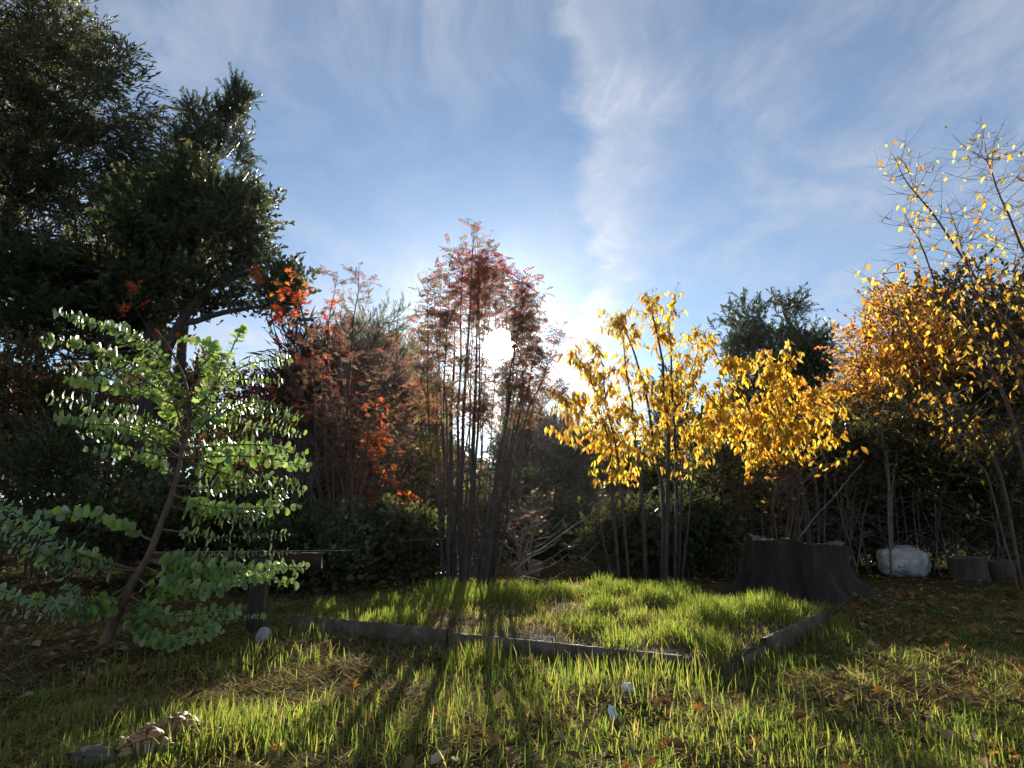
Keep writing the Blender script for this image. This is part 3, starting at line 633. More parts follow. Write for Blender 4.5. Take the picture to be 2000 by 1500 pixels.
# ------------------------------------------------------------------ understory shrubs
SHR = [  # px, py, rx, ry, D, palette, template, twig size, label
    (110, 960, 170, 110, 9.5, SHRUB, TW_SHRUB, .36, 'dark green bush behind the lower left eucalyptus branches'),
    (60, 800, 130, 110, 11.5, RUST + SHRUB, TW_SHRUB, .45, 'rusty brown bush under the tall feathery tree'),
    (300, 1030, 140, 65, 8.8, SHRUB + OLIVE, TW_ROUND, .30, 'dense small leaved bush right behind the eucalyptus trunk'),
    (470, 1045, 110, 62, 9.2, SHRUB + DARKG, TW_SHRUB, .33, 'dark bush above the brown fence rail'),
    (420, 820, 130, 90, 20, RUST + DARKG + SHRUB, TW_SHRUB, .6, 'dark maroon tinged bush behind the eucalyptus crown'),
    (610, 1090, 70, 60, 8.6, SHRUB + GREYG[:1], TW_ROUND, .27, 'grey green small leaved bush at the end of the fence rail'),
    (780, 1075, 90, 55, 9.6, SHRUB + OLIVE[:2], TW_ROUND, .28, 'low leafy bush beside the rowan trunks'),
    (800, 940, 80, 80, 16, SHRUB + OLIVE + ORAN[:1], TW_SHRUB, .34, 'mottled green and amber bush left of the rowan trunks'),
    (1060, 920, 70, 75, 30, GREYG + RUST[:2] + SHRUB, TW_FINE, 1.0, 'hazy grey brown bush in the gap before the yellow cherry'),
    (1110, 1060, 120, 42, 15, SHRUB + DARKG, TW_SHRUB, .45, 'low dark thicket in the gap right of the rowan clump'),
    (1300, 1055, 95, 50, 12, SHRUB + GREYG[:1], TW_ROUND, .33, 'small leaved bush beneath the yellow cherry'),
    (1415, 990, 75, 85, 12, SHRUB + OLIVE[:2], TW_SHRUB, .38, 'olive green bush left of the stump'),
    (1600, 930, 90, 100, 11.5, SHRUB + OLIVE, TW_SHRUB, .36, 'leafy green bush beneath the orange leaved tree'),
    (1690, 1000, 80, 80, 12, SHRUB + DARKG, TW_SHRUB, .33, 'dark bush behind the pale rock'),
    (1860, 985, 110, 80, 11.5, SHRUB + OLIVE[:1], TW_SHRUB, .32, 'dark bush above the sawn log blocks'),
    (1980, 960, 80, 110, 11, SHRUB + OLIVE + GREYG[:1], TW_SHRUB, .3, 'sunlit edged bush behind the leaning bare stems'),
    (1780, 870, 90, 70, 11, SHRUB + OLIVE + YELL[5:6], TW_SHRUB, .34, 'yellow green tinged bush below the russet tree'),
    (650, 800, 60, 110, 20, PURP, TW_BARE, .75, 'tall purple brown twig mass behind the rowan saplings'),
    (740, 820, 60, 110, 21, PURP + RUST[:1], TW_BARE, .75, 'dark reddish twig mass left of the slim conifers'),
    (600, 780, 50, 100, 18, PURP + REDL[3:4], TW_BARE, .7, 'red tinted twig mass behind the eucalyptus tips'),
    (800, 870, 45, 70, 22, PURP + ORAN[5:6], TW_BARE, .75, 'brownish twig mass in front of the slim conifers'),
    (1230, 1060, 70, 34, 10.4, SHRUB + OLIVE[:1], TW_ROUND, .26, 'low bush hiding the left cherry stems'),
    (1365, 1045, 60, 42, 10.3, SHRUB + DARKG, TW_ROUND, .26, 'low bush hiding the right cherry stems'),
    (690, 995, 90, 55, 14, RUST + SHRUB + ROWB, TW_SHRUB, .4, 'purple brown bush behind the maple trunk'),
    (560, 985, 90, 50, 13.5, SHRUB + RUST, TW_SHRUB, .4, 'dull brown green bush behind the grey twiggy shrub'),
    (880, 1030, 80, 50, 16, SHRUB + RUST, TW_SHRUB, .42, 'low brownish bush seen between the rowan trunks'),
    (1010, 1010, 90, 60, 18, SHRUB + DARKG + RUST[:1], TW_SHRUB, .5, 'low dark bush beyond the lying log'),
    (1230, 985, 100, 55, 17, SHRUB + DARKG, TW_SHRUB, .5, 'dark bush far behind the yellow cherry stems'),
    (1380, 900, 90, 80, 17, SHRUB + OLIVE + ORAN[:1], TW_SHRUB, .5, 'amber flecked bush between the cherry and the dark pine'),
    (1500, 990, 100, 70, 14, SHRUB + DARKG, TW_SHRUB, .42, 'dark bush directly behind the stump'),
    (1620, 1020, 80, 60, 13, SHRUB + DARKG, TW_SHRUB, .4, 'low dark bush between the stump and the boulder'),
    (1760, 1010, 90, 60, 13, SHRUB + DARKG, TW_SHRUB, .4, 'low dark bush behind the grey sapling'),
    (1660, 850, 70, 70, 13.5, OLIVE + ORAN + SHRUB, TW_SHRUB, .38, 'gold flecked bush left of the russet tree'),
    (1930, 1030, 110, 45, 13.5, SHRUB + DARKG, TW_SHRUB, .4, 'low dark bush far behind the log blocks'),
]
for (x, y, rx, ry, D, pal, tw, sz, q) in SHR:
    r = R(q); st = []
    for k in range(4):
        bx = x + r.uniform(-.5, .5) * rx
        st.append([(bx, D + r.uniform(-.2, .2)), (bx + r.uniform(-.3, .3) * rx, y + ry * .4, D), (x + r.uniform(-.8, .8) * rx, y - ry * r.uniform(.2, .9), D)])
    dense_tree('bush', q, 'bush', st, [(x, y, D, rx, ry, rx * D / FPX * .6), (x + r.uniform(-.5, .5) * rx, y - ry * .5, D, rx * .5, ry * .6, rx * D / FPX * .4), (x - .5 * rx, y + .3 * ry, D, rx * .55, ry * .7), (x + .5 * rx, y + .3 * ry, D, rx * .55, ry * .7)],
        95, 11, .17, tw, sz, pal, M_ever, M_bark, .018, limb_r=.010, partname='stem')

# ------------------------------------------------------------------ open, many stemmed trees
def side_twigs(mb, path, f0, f1, n, L, rng, r=.006, up=.5, col=(1, 1, 1), bias=(0, 0, 0)):
    """thin side shoots from a stem; returns the shoots"""
    out = []
    seg = np.linspace(0, 1, len(path))
    for f in np.sort(rng.uniform(f0, f1, n)):
        s = np.array([np.interp(f, seg, path[:, i]) for i in range(3)])
        a = rng.uniform(0, 2 * np.pi); d = np.array([math.cos(a), math.sin(a), up + rng.normal() * .25]) + np.array(bias); d /= np.linalg.norm(d)
        l = L * (1.15 - .75 * f) * rng.uniform(.6, 1.25)
        q = wobble(resample([s, s + d * l * .55, s + d * l + np.array([0, 0, .12 * l])], 5), .03 * l, rng)
        tube(mb, q, np.linspace(r, r * .35, 5), 3, col); out.append(q)
    return out
def along(paths, step, rng, f0=0.1):
    pos = []; dr = []
    for q in paths:
        L = np.linalg.norm(np.diff(q, axis=0), axis=1).sum(); n = max(1, int(L * (1 - f0) / step)); seg = np.linspace(0, 1, len(q)); t = nrmz(np.gradient(q, axis=0))
        for f in f0 + (1 - f0) * (np.arange(n) + rng.random(n)) / n:
            pos.append([np.interp(f, seg, q[:, i]) for i in range(3)]); dr.append([np.interp(f, seg, t[:, i]) for i in range(3)])
    return np.array(pos), nrmz(np.array(dr))

def build_rowan():
    rng = R('rowan'); D = 8.9
    t = thing('rowan_tree', base(900, D), 'tall rowan clump of many upright stems with sparse red leaves, the sun behind it', 'tree')
    spec = [(878, 882, 890, 560, .078), (886, 897, 905, 475, .035), (893, 906, 930, 432, .045), (907, 930, 936, 490, .072), (912, 936, 938, 478, .030), (925, 994, 1012, 525, .026), (940, 990, 1022, 545, .030), (952, 1006, 1040, 600, .024), (945, 1012, 1062, 655, .020), (872, 862, 848, 540, .026), (866, 850, 828, 610, .020), (876, 871, 868, 610, .022), (962, 1030, 1078, 690, .020), (900, 920, 928, 505, .020), (935, 1012, 1028, 570, .020), (930, 940, 955, 480, .014), (885, 915, 920, 540, .018), (940, 1040, 1110, 760, .014), (870, 838, 812, 700, .014), (868, 838, 835, 540, .018), (872, 852, 862, 520, .016), (950, 1025, 1055, 580, .016), (955, 1040, 1092, 640, .014), (880, 868, 878, 500, .016), (945, 1000, 1028, 572, .016), (925, 965, 968, 462, .013), (935, 990, 985, 496, .013), (915, 945, 958, 450, .014), (940, 1015, 1018, 545, .013), (930, 980, 978, 520, .010)]
    tips = []; shoots = MB()
    for i, (xb, xm, xt, yt, r) in enumerate(spec):
        dd = rng.uniform(-.45, .45)
        q = [base(xb + rng.normal() * 4, D + dd * .5) - [0, 0, .05], P(xb * .5 + xm * .5, 980, D + dd * .7), P(xm, 810, D + dd), P(xm * .4 + xt * .6, 810 * .4 + yt * .6, D + dd * 1.2), P(xt, yt, D + dd * 1.3)]
        p = wobble(resample(q, 26), .018, rng); b = MB()
        tube(b, p, (np.linspace(1, .05, 26) ** (1.5 if r > .05 else .8)) * r * .85, 7, (1, 1, 1), .05, rng); b.obj('stem', M_bark, t, smooth=True)
        tips += side_twigs(shoots, p, .44, .97, 21, .55, rng, .0040, up=1.3); tips.append(p[17:])
        side_twigs(shoots, p, .05, .45, 9, .6, rng, .004, up=.45)
    shoots.obj('shoots', M_bark, t, kind='stuff')
    pos, d = along(tips, .034, rng, .2); n = len(pos)
    a = rng.uniform(0, 6.28, n); dr = d * .35 + np.stack([np.cos(a), np.sin(a), rng.normal(size=n) * .4 - .35], 1)
    nn = np.array([0, 0, 1.]) + rng.normal(size=(n, 3)) * .5
    px, py, _ = proj(pos); red = (py < 570 + 40 * rng.normal(size=n)) & (py > 490) & (px > 880) & (rng.random(n) < .6)
    sz = .10 + .075 * rng.random(n); T = T_pinnate(4, .085, .36)
    k = ~red & (rng.random(n) < .72)
    k &= np.hypot(px - 975, py - 672) > 30
    leaves(t, T, pos[k], dr[k], nn[k], sz[k], ROWB, M_leaf, rng, 200, 'leaf', rest='foliage')
    k = red
    leaves(t, T, pos[k], dr[k], nn[k], sz[k], ROWR, M_leaf, rng, 100, 'leaf', rest='red_foliage')
build_rowan()

def sapling_group(label, name, D, spec, T, pal, size, step, r_sh=.005, nsh=10, Lsh=.5, nobj=150, matl=M_leaf, up=.7, hang=0.0, keep=1.0, bark=M_bark, f0=.4, extra=(), lo=6, rs=1.0, nsub=3):
    rng = R(label); t = thing(name, base(spec[0][0], D), label, 'shrub' if name == 'bare_shrub' else 'tree'); sh = MB(); tips = []
    for (pts, r) in spec_paths(spec, D, rng):
        b = MB(); tube(b, pts, np.linspace(1, .05, len(pts)) ** .8 * r * rs, 6, (1, 1, 1), .05, rng); b.obj('stem', bark, t, smooth=True)
        tips += side_twigs(sh, pts, f0, .97, nsh, Lsh, rng, r_sh, up=up); tips.append(pts[int(len(pts) * .6):])
        side_twigs(sh, pts, .05, f0, lo, Lsh * 1.2, rng, r_sh, up=.35)
    sub = []
    for q in list(tips):
        sub += side_twigs(sh, q, .3, .95, nsub, Lsh * .45, rng, r_sh * .6, up=.3)
    pos, d = along(tips + sub, step, rng, .15)
    for (x, y, rx, ry, k) in extra:
        c, r = ell(x, y, D, rx, ry, .3); m = max(3, k // 9); ends = c + ball(m, rng, .3) * r; sp = np.vstack(tips)
        s0 = sp[np.argmin(np.linalg.norm(sp - c, axis=1) + 1.2 * np.maximum(sp[:, 2] - c[2], 0))]
        for e in ends:
            L = np.linalg.norm(e - s0); q = wobble(resample([s0, s0 * .45 + e * .55 + [0, 0, .06 * L], e], 8), .03 * L, rng); tube(sh, q, np.linspace(.007, .002, 8), 4, (1, 1, 1))
            f = rng.uniform(.6, 1, k // m + 1); seg = np.linspace(0, 1, 8)
            pos = np.vstack([pos, np.stack([np.interp(f, seg, q[:, i]) for i in range(3)], 1) + rng.normal(size=(len(f), 3)) * .012]); d = np.vstack([d, nrmz(rng.normal(size=(len(f), 3)))])
    sh.obj('shoots', bark, t, kind='stuff')
    k = rng.random(len(pos)) < keep; pos, d = pos[k], d[k]; n = len(pos)
    a = rng.uniform(0, 6.28, n); dr = d * .3 * (1 - hang) + np.stack([np.cos(a), np.sin(a), rng.normal(size=n) * .3], 1) * (1 - .72 * hang) + np.array([0, 0, -1.0 * hang])
    nn = rng.normal(size=(n, 3)) + np.array([0, 0, 1.2 * (1 - hang)])
    leaves(t, T, pos, dr, nn, size * (.5 + .85 * rng.random(n)), pal, matl, rng, nobj)
    return t
def spec_paths(spec, D, rng):
    for s in spec:
        pts = s[1]; r = s[2]; dd = rng.uniform(-.3, .3)
        q = [base(s[0], D + dd * .4) - [0, 0, .05]] + [P(x, y, D + dd * (i + 1) / len(pts)) for i, (x, y) in enumerate(pts)]
        yield wobble(resample(q, 22), .02, rng), r

sapling_group('slender red tinged rowan saplings beside the eucalyptus, sparse at the top', 'rowan_tree', 10.2,
    [(670, [(672, 900), (690, 650), (702, 520)], .03), (660, [(650, 880), (640, 650), (655, 530)], .026), (640, [(620, 900), (610, 750), (608, 640)], .022), (690, [(715, 880), (745, 740), (765, 660)], .022), (680, [(690, 900), (668, 700), (672, 570)], .022), (650, [(600, 950), (575, 800), (560, 690)], .018), (700, [(740, 950), (790, 820), (812, 760)], .018), (665, [(640, 900), (628, 740), (632, 600)], .016)],
    T_pinnate(4, .085, .36), PURP + PURP + ROWB[:2] + ROWR[:2], .12, .065, nsh=13, Lsh=.6, nobj=200, f0=.35, keep=.85)
sapling_group('dark stemmed red maple with scattered scarlet leaf sprays', 'maple_tree', 10.8,
    [(690, [(690, 980), (660, 820), (600, 640), (560, 530)], .055), (700, [(715, 950), (740, 860), (745, 780)], .03), (680, [(640, 860), (560, 720), (520, 540)], .03), (675, [(600, 900), (480, 760), (400, 700)], .028), (685, [(560, 880), (350, 720), (255, 590)], .024)],
    T_maple(), REDL + REDO + RUST[:2], .13, .20, nsh=8, Lsh=.55, nobj=250, keep=.7, extra=[(250, 585, 28, 40, 60), (515, 530, 30, 35, 50), (655, 615, 22, 40, 45), (742, 865, 35, 30, 90), (735, 930, 45, 40, 70), (560, 600, 45, 50, 80), (715, 985, 25, 22, 40), (240, 760, 22, 20, 40), (820, 1000, 25, 25, 40), (575, 560, 30, 30, 60)])
sapling_group('yellow leaved cherry with dark upright stems and drooping leaves', 'cherry_tree', 9.4,
    [(1294, [(1290, 950), (1275, 870), (1262, 770), (1225, 640), (1218, 610)], .032), (1300, [(1304, 860), (1292, 746), (1284, 648), (1268, 580)], .036), (1262, [(1249, 890), (1233, 811), (1223, 713), (1212, 612)], .030), (1210, [(1196, 942), (1187, 844), (1150, 740), (1128, 690)], .024), (1318, [(1321, 893), (1311, 762), (1308, 664), (1311, 580)], .028), (1325, [(1335, 850), (1345, 750), (1375, 645)], .020), (1230, [(1205, 900), (1180, 780), (1165, 660)], .020), (1200, [(1150, 930), (1120, 840), (1108, 770)], .016), (1330, [(1360, 900), (1380, 830), (1395, 780)], .016)],
    T_lance(.17), YELL + [(.50, .46, .10)] + ORAN[2:3], .118, .036, nsh=21, Lsh=.62, nobj=300, hang=.8, up=.6, f0=.27, keep=.82, extra=[(1200, 910, 80, 30, 70), (1170, 820, 75, 60, 160), (1280, 890, 60, 35, 50), (1365, 820, 30, 50, 70), (1190, 945, 60, 16, 22), (1310, 925, 40, 16, 14), (1235, 640, 18, 35, 40), (1150, 690, 20, 30, 30)])
sapling_group('orange and gold leaved tree fanning up from behind the stump', 'cherry_tree', 9.3,
    [(1592, [(1570, 980), (1530, 860), (1490, 740), (1460, 690)], .024), (1580, [(1545, 970), (1490, 850), (1440, 750), (1415, 700)], .022), (1600, [(1590, 950), (1560, 830), (1540, 730), (1530, 680)], .022), (1570, [(1540, 960), (1500, 880), (1480, 800)], .016), (1610, [(1610, 940), (1600, 850), (1585, 760)], .018), (1560, [(1510, 980), (1450, 880), (1405, 800)], .016), (1588, [(1560, 930), (1520, 800), (1505, 700)], .018)],
    T_lance(.185), ORAN[:3] + YELL, .118, .043, nsh=16, Lsh=.55, nobj=300, hang=.75, up=.5, f0=.40, extra=[(1500, 760, 80, 55, 110), (1450, 720, 50, 40, 60), (1585, 800, 25, 60, 70), (1632, 805, 12, 26, 26), (1520, 840, 70, 45, 70), (1400, 780, 35, 50, 80), (1640, 760, 14, 24, 24), (1385, 850, 40, 40, 50), (1500, 930, 30, 20, 10)])
sapling_group('thin grey stemmed sapling standing beside the pale rock', 'sapling', 10.6,
    [(1738, [(1738, 980), (1730, 880), (1690, 790), (1640, 722)], .032), (1742, [(1745, 930), (1760, 860), (1800, 800)], .02), (1740, [(1735, 900), (1720, 820), (1735, 740)], .018)],
    T_diamond(.3), ORAN + SHRUB, .09, .25, nsh=12, Lsh=.55, nobj=60, bark=M_barkg, lo=8, f0=.3)
def build_bare():
    label = 'leaning nearly bare tree with brown stems and a few yellow leaves'
    sapling_group(label, 'cherry_tree', 8.6,
    [(2075, [(2040, 800), (1976, 650), (1912, 550), (1840, 442), (1778, 360), (1740, 300)], .046), (2040, [(1980, 820), (1896, 654), (1840, 586), (1800, 480), (1760, 420)], .040), (2000, [(1950, 920), (1888, 822), (1824, 718), (1752, 622), (1720, 540)], .034), (2110, [(2060, 650), (2000, 494), (1960, 406), (1935, 330), (1905, 295)], .038), (2130, [(2090, 600), (2050, 450), (2010, 300)], .04), (1990, [(1930, 940), (1860, 860), (1800, 790)], .024), (2060, [(2000, 760), (1930, 640), (1880, 500), (1850, 400)], .034), (2090, [(2060, 800), (2010, 660), (1985, 560), (1990, 450)], .03)],
    T_lance(.22), YELL + ORAN[:3], .092, .14, nsh=42, Lsh=1.0, nobj=300, hang=.7, up=.45, f0=.20, bark=M_barkb, keep=.36, lo=3, r_sh=.005,
    rs=.72, nsub=4, extra=[(1700, 620, 25, 40, 40), (1705, 720, 30, 40, 50), (1770, 780, 50, 40, 40), (1690, 560, 20, 25, 16), (1820, 650, 40, 40, 40), (1850, 760, 50, 40, 30), (1950, 700, 60, 50, 50), (1960, 560, 50, 50, 40), (1800, 560, 40, 40, 30), (1930, 820, 60, 40, 40), (1760, 610, 35, 40, 40), (1740, 700, 35, 40, 50), (1860, 850, 60, 25, 22), (1890, 600, 50, 40, 22), (1748, 330, 18, 25, 14), (1790, 660, 50, 50, 25), (1730, 520, 30, 40, 16)])
build_bare()

# bare, twiggy shrubs that fill the shade
for (x, y, rx, D, n, bk, pal, kp, q) in [
    (760, 740, 75, 11.5, 13, M_barkb, RUST + ROWB, .35, 'bare purple brown twiggy shrub between rowan saplings and rowan clump'),
    (680, 760, 80, 9.9, 12, M_barkb, ROWB + RUST, .3, 'bare red brown twigs around the dark maple trunk'),
    (830, 820, 45, 20, 9, M_bark, ROWB + ORAN[:2], .4, 'fine dark twigs beside the slim conifer'),
    (590, 860, 70, 9.6, 8, M_barkg, RUST, .15, 'bare grey twiggy shrub behind the right hand eucalyptus sprays'),
    (1020, 960, 60, 9.6, 8, M_barkg, ROWB, .12, 'low bare brambly shrub at the right foot of the rowan clump'),
    (1190, 960, 70, 11.0, 9, M_barkg, SHRUB, .15, 'grey bare shrub under the left side of the yellow cherry'),
    (1430, 900, 70, 10.4, 9, M_barkb, OLIVE, .3, 'brown twiggy shrub between the yellow cherry and the stump'),
    (1530, 890, 70, 9.0, 10, M_barkb, ORAN, .12, 'bundle of thin brown shoots growing behind the stump'),
    (1670, 850, 70, 11, 9, M_barkg, OLIVE + ORAN, .25, 'pale twiggy shrub between the stump and the grey sapling'),
    (1830, 800, 90, 11, 11, M_barkg, OLIVE + YELL[:2], .25, 'tangle of pale bare stems before the dark bush by the log blocks'),
    (1960, 780, 70, 10.8, 9, M_barkg, OLIVE + YELL[:2], .25, 'pale bare stems crossing in front of the sunlit edged bush'),
    (90, 800, 90, 10.2, 8, M_bark, RUST, .3, 'dark bare shrub before the rusty brown bush'),
    (1660, 620, 50, 12.3, 8, M_bark, RUST + REDL, .2, 'fine bare twigged shrub at the edge of the russet red tree')]:
    g = R(q)
    sapling_group(q, 'bare_shrub', D, [(x + g.uniform(-.5, .5) * rx, [(x + g.uniform(-.6, .6) * rx, (y + 1080) / 2 + g.uniform(-30, 30)), (x + g.uniform(-1, 1) * rx, y + abs(g.normal()) * 60)], g.uniform(.007, .014)) for _ in range(n)],
        T_diamond(.3), pal, .075, .12, nsh=9, Lsh=.6, nobj=40, bark=bk, keep=kp, lo=6, r_sh=.0038, f0=.3)

# ------------------------------------------------------------------ eucalyptus sapling in front
def build_euc():
    rng = R('euc'); D = 5.1
    t = thing('eucalyptus_sapling', base(195, D), 'young eucalyptus with paired round blue green leaves and leaning brown trunk', 'tree')
    tp = np.array([base(195, D) - [0, 0, .05], P(225, 1210, D), P(262, 1130, D), P(292, 1080, D), P(330, 980, D), P(352, 900, D), P(372, 820, D), P(360, 740, D), P(330, 680, D), P(300, 640, D)])
    tp = wobble(resample(tp, 40), .006, rng); b = MB(); tube(b, tp, np.interp(np.linspace(0, 1, 40), [0, .1, .5, 1], [.050, .036, .018, .005]), 8, (1, 1, 1), .05, rng); b.obj('trunk', M_barkb, t, smooth=True)
    br = [  # points as the photograph shows them, depth at the tip, leaf scale
        ([(372, 800), (300, 690), (210, 635), (105, 612)], 4.9, 1), ([(368, 790), (260, 715), (150, 672), (80, 665)], 4.8, 1.05), ([(360, 800), (240, 725), (115, 722)], 4.7, 1), ([(362, 860), (240, 800), (90, 775)], 4.6, 1.1), ([(355, 890), (260, 850), (150, 855)], 4.8, 1), ([(352, 900), (270, 880), (165, 882)], 4.6, 1),
        ([(375, 815), (430, 740), (462, 660), (480, 638)], 5.3, 1), ([(372, 830), (470, 715), (575, 702)], 5.4, .95), ([(370, 840), (490, 785), (592, 818)], 5.2, .95), ([(366, 740), (420, 680), (350, 662)], 5.5, .85), ([(360, 870), (480, 866), (605, 885)], 5.0, 1.05), ([(352, 900), (490, 892), (618, 912)], 4.8, 1.0), ([(350, 905), (460, 930), (585, 942)], 5.2, 1.05),
        ([(330, 975), (430, 990), (590, 992)], 4.9, 1.05), ([(335, 960), (480, 1005), (562, 962)], 5.2, 1), ([(330, 985), (420, 1015), (540, 1020)], 5.4, 1.1), ([(285, 1100), (420, 1110), (605, 1106)], 4.9, 1.15), ([(280, 1110), (400, 1150), (560, 1100)], 4.7, 1.05), ([(272, 1125), (330, 1160), (455, 1135)], 5.1, 1.05), ([(250, 1170), (330, 1200), (475, 1190)], 4.9, 1), ([(240, 1185), (300, 1255), (435, 1240)], 4.8, .95), ([(246, 1175), (360, 1215), (520, 1205)], 5.3, .9),
        ([(275, 1112), (150, 1080), (60, 1020), (-40, 960)], 4.2, 1.15), ([(270, 1118), (130, 1100), (-30, 1030)], 4.3, 1.1), ([(252, 1165), (160, 1205), (-30, 1190)], 4.4, 1.05), ([(246, 1180), (150, 1185), (70, 1170), (-30, 1145)], 4.2, 1), ([(262, 1135), (170, 1180), (110, 1110), (10, 1060)], 4.5, 1.1), ([(270, 1118), (170, 1090), (80, 1060), (-20, 1000)], 4.6, 1.1),
        ([(368, 850), (405, 800), (428, 720), (432, 690)], 5.0, 1.1), ([(366, 850), (330, 760), (280, 700), (225, 640)], 4.7, 1.1), ([(372, 830), (345, 750), (290, 660)], 4.9, 1.05), ([(366, 860), (400, 830), (440, 790), (452, 730)], 4.9, 1.0), ([(358, 880), (320, 840), (240, 820), (160, 800)], 4.9, 1.05), ([(345, 930), (300, 900), (230, 890)], 5.2, .9), ([(362, 850), (330, 800), (300, 760), (265, 690)], 5.2, 1.0), ([(368, 840), (395, 780), (400, 700)], 5.3, 1)]
    pos = []; dr = []; nn = []; sz = []; bm = MB()
    more = []
    for pts, dt, sc in br:
        ox, oy = rng.uniform(-14, 14), rng.choice([-1, 1]) * rng.uniform(16, 28); k = len(pts)
        more.append(([pts[0]] + [(x + ox * i / (k - 1) - (x - pts[0][0]) * .08, y + oy * i / (k - 1)) for i, (x, y) in list(enumerate(pts))[1:]], dt + rng.uniform(-.3, .3), sc * .95))
    br = br + [q for i, q in enumerate(more) if i % 4 == 0] + [([(340, 940), (430, 955), (600, 958)], 5.3, 1), ([(372, 830), (480, 830), (600, 850)], 5.5, .95), ([(310, 1030), (420, 1050), (570, 1045)], 5.5, .95), ([(290, 1090), (430, 1085), (590, 1075)], 5.4, 1.0), ([(370, 800), (450, 745), (560, 745)], 5.3, .9), ([(300, 1050), (200, 1010), (80, 1000)], 5.4, .95), ([(358, 870), (230, 830), (100, 815)], 5.2, 1.0), ([(366, 800), (250, 760), (120, 745)], 5.2, 1.0)]
    for pts, dt, sc in br:
        k = len(pts); q = [P(x, y, D + (dt - D) * i / (k - 1)) for i, (x, y) in enumerate(pts)]
        i0 = np.argmin(np.linalg.norm(tp - q[0], axis=1)); q[0] = tp[i0]
        p = wobble(resample(q, 14), .008, rng); tube(bm, p, np.linspace(.010, .002, 14), 5, (1, 1, 1))
        lines = [p]
        for f in ():                 # short side sprays
            s = p[int(14 * f)]; d0 = nrmz(p[-1] - s); dd = nrmz(d0 + rng.normal(size=3) * np.array([.2, .25, .07])); l = np.linalg.norm(p[-1] - s) * rng.uniform(.45, .75)
            qq = wobble(resample([s, s + dd * l * .5, s + dd * l + [0, 0, -.02]], 8), .006, rng); tube(bm, qq, np.linspace(.004, .0015, 8), 4, (1, 1, 1)); lines.append(qq)
        for li, pp in enumerate(lines):
            L = np.linalg.norm(np.diff(pp, axis=0), axis=1).sum(); n = int(L / .034); seg = np.linspace(0, 1, len(pp)); tg = nrmz(np.gradient(pp, axis=0))
            for j in range(n):
                f = (.16 if li == 0 else .05) + (.99 - (.16 if li == 0 else .05)) * (j + .5) / n
                c = np.array([np.interp(f, seg, pp[:, i]) for i in range(3)]); tt = nrmz(np.array([np.interp(f, seg, tg[:, i]) for i in range(3)]))
                a = (j % 2) * np.pi / 2 + rng.normal() * .35; u = nrmz(np.cross(tt, [0, 0, 1.])); w = np.cross(u, tt)
                s0 = math.cos(a) * u + math.sin(a) * w; lsz = (.080 * sc) * (1 - .35 * f ** 2) * rng.uniform(.5, 1.25)
                for sg in (-1, 1):
                    if rng.random() < .16: continue
                    d = s0 * sg + tt * rng.uniform(.1, .4) + rng.normal(size=3) * .10
                    pos.append(c); dr.append(d); nn.append(tt * rng.choice([-1, 1]) + rng.normal(size=3) * .15); sz.append(lsz)
    bm.obj('branches', M_barkb, t)
    leaves(t, T_round(), np.array(pos), np.array(dr), np.array(nn), np.array(sz), EUC, M_euc, rng, 300, nvar=12)
build_euc()

# ------------------------------------------------------------------ stump, rocks, logs, fence
def lumpy(mb, c, r, rng, nu=40, nv=22, amp=.18, sharp=1.0, flat=0.0):
    u = np.linspace(0, 2 * np.pi, nu, endpoint=False); v = np.linspace(.02, np.pi - .02, nv); uu, vv = np.meshgrid(u, v)
    d = np.stack([np.sin(vv) * np.cos(uu), np.sin(vv) * np.sin(uu), np.cos(vv)], -1); k = 1
    for _ in range(9):
        w = nrmz(rng.normal(size=3)); s = rng.uniform(.55, .85); k = np.minimum(k, s / np.maximum(d @ w, 1e-3)) if sharp > .5 and rng.random() < .8 else k
    k = np.clip(k, .45, 1) if not np.isscalar(k) else np.ones(uu.shape)
    for _ in range(10):
        w = rng.normal(size=3) * rng.uniform(1.2, 4); k = k + amp * .16 * np.sin(d @ w + rng.uniform(0, 6))
    V = d * k[..., None] * np.asarray(r) + np.asarray(c)
    i = np.arange(nv - 1)[:, None] * nu; j = np.arange(nu)[None]
    F = np.stack([i + j, i + nu + j, i + nu + (j + 1) % nu, i + (j + 1) % nu], -1).reshape(-1, 4)
    mb.add(V, [F, np.arange(nu)[None], (np.arange(nu) + (nv - 1) * nu)[::-1][None]])
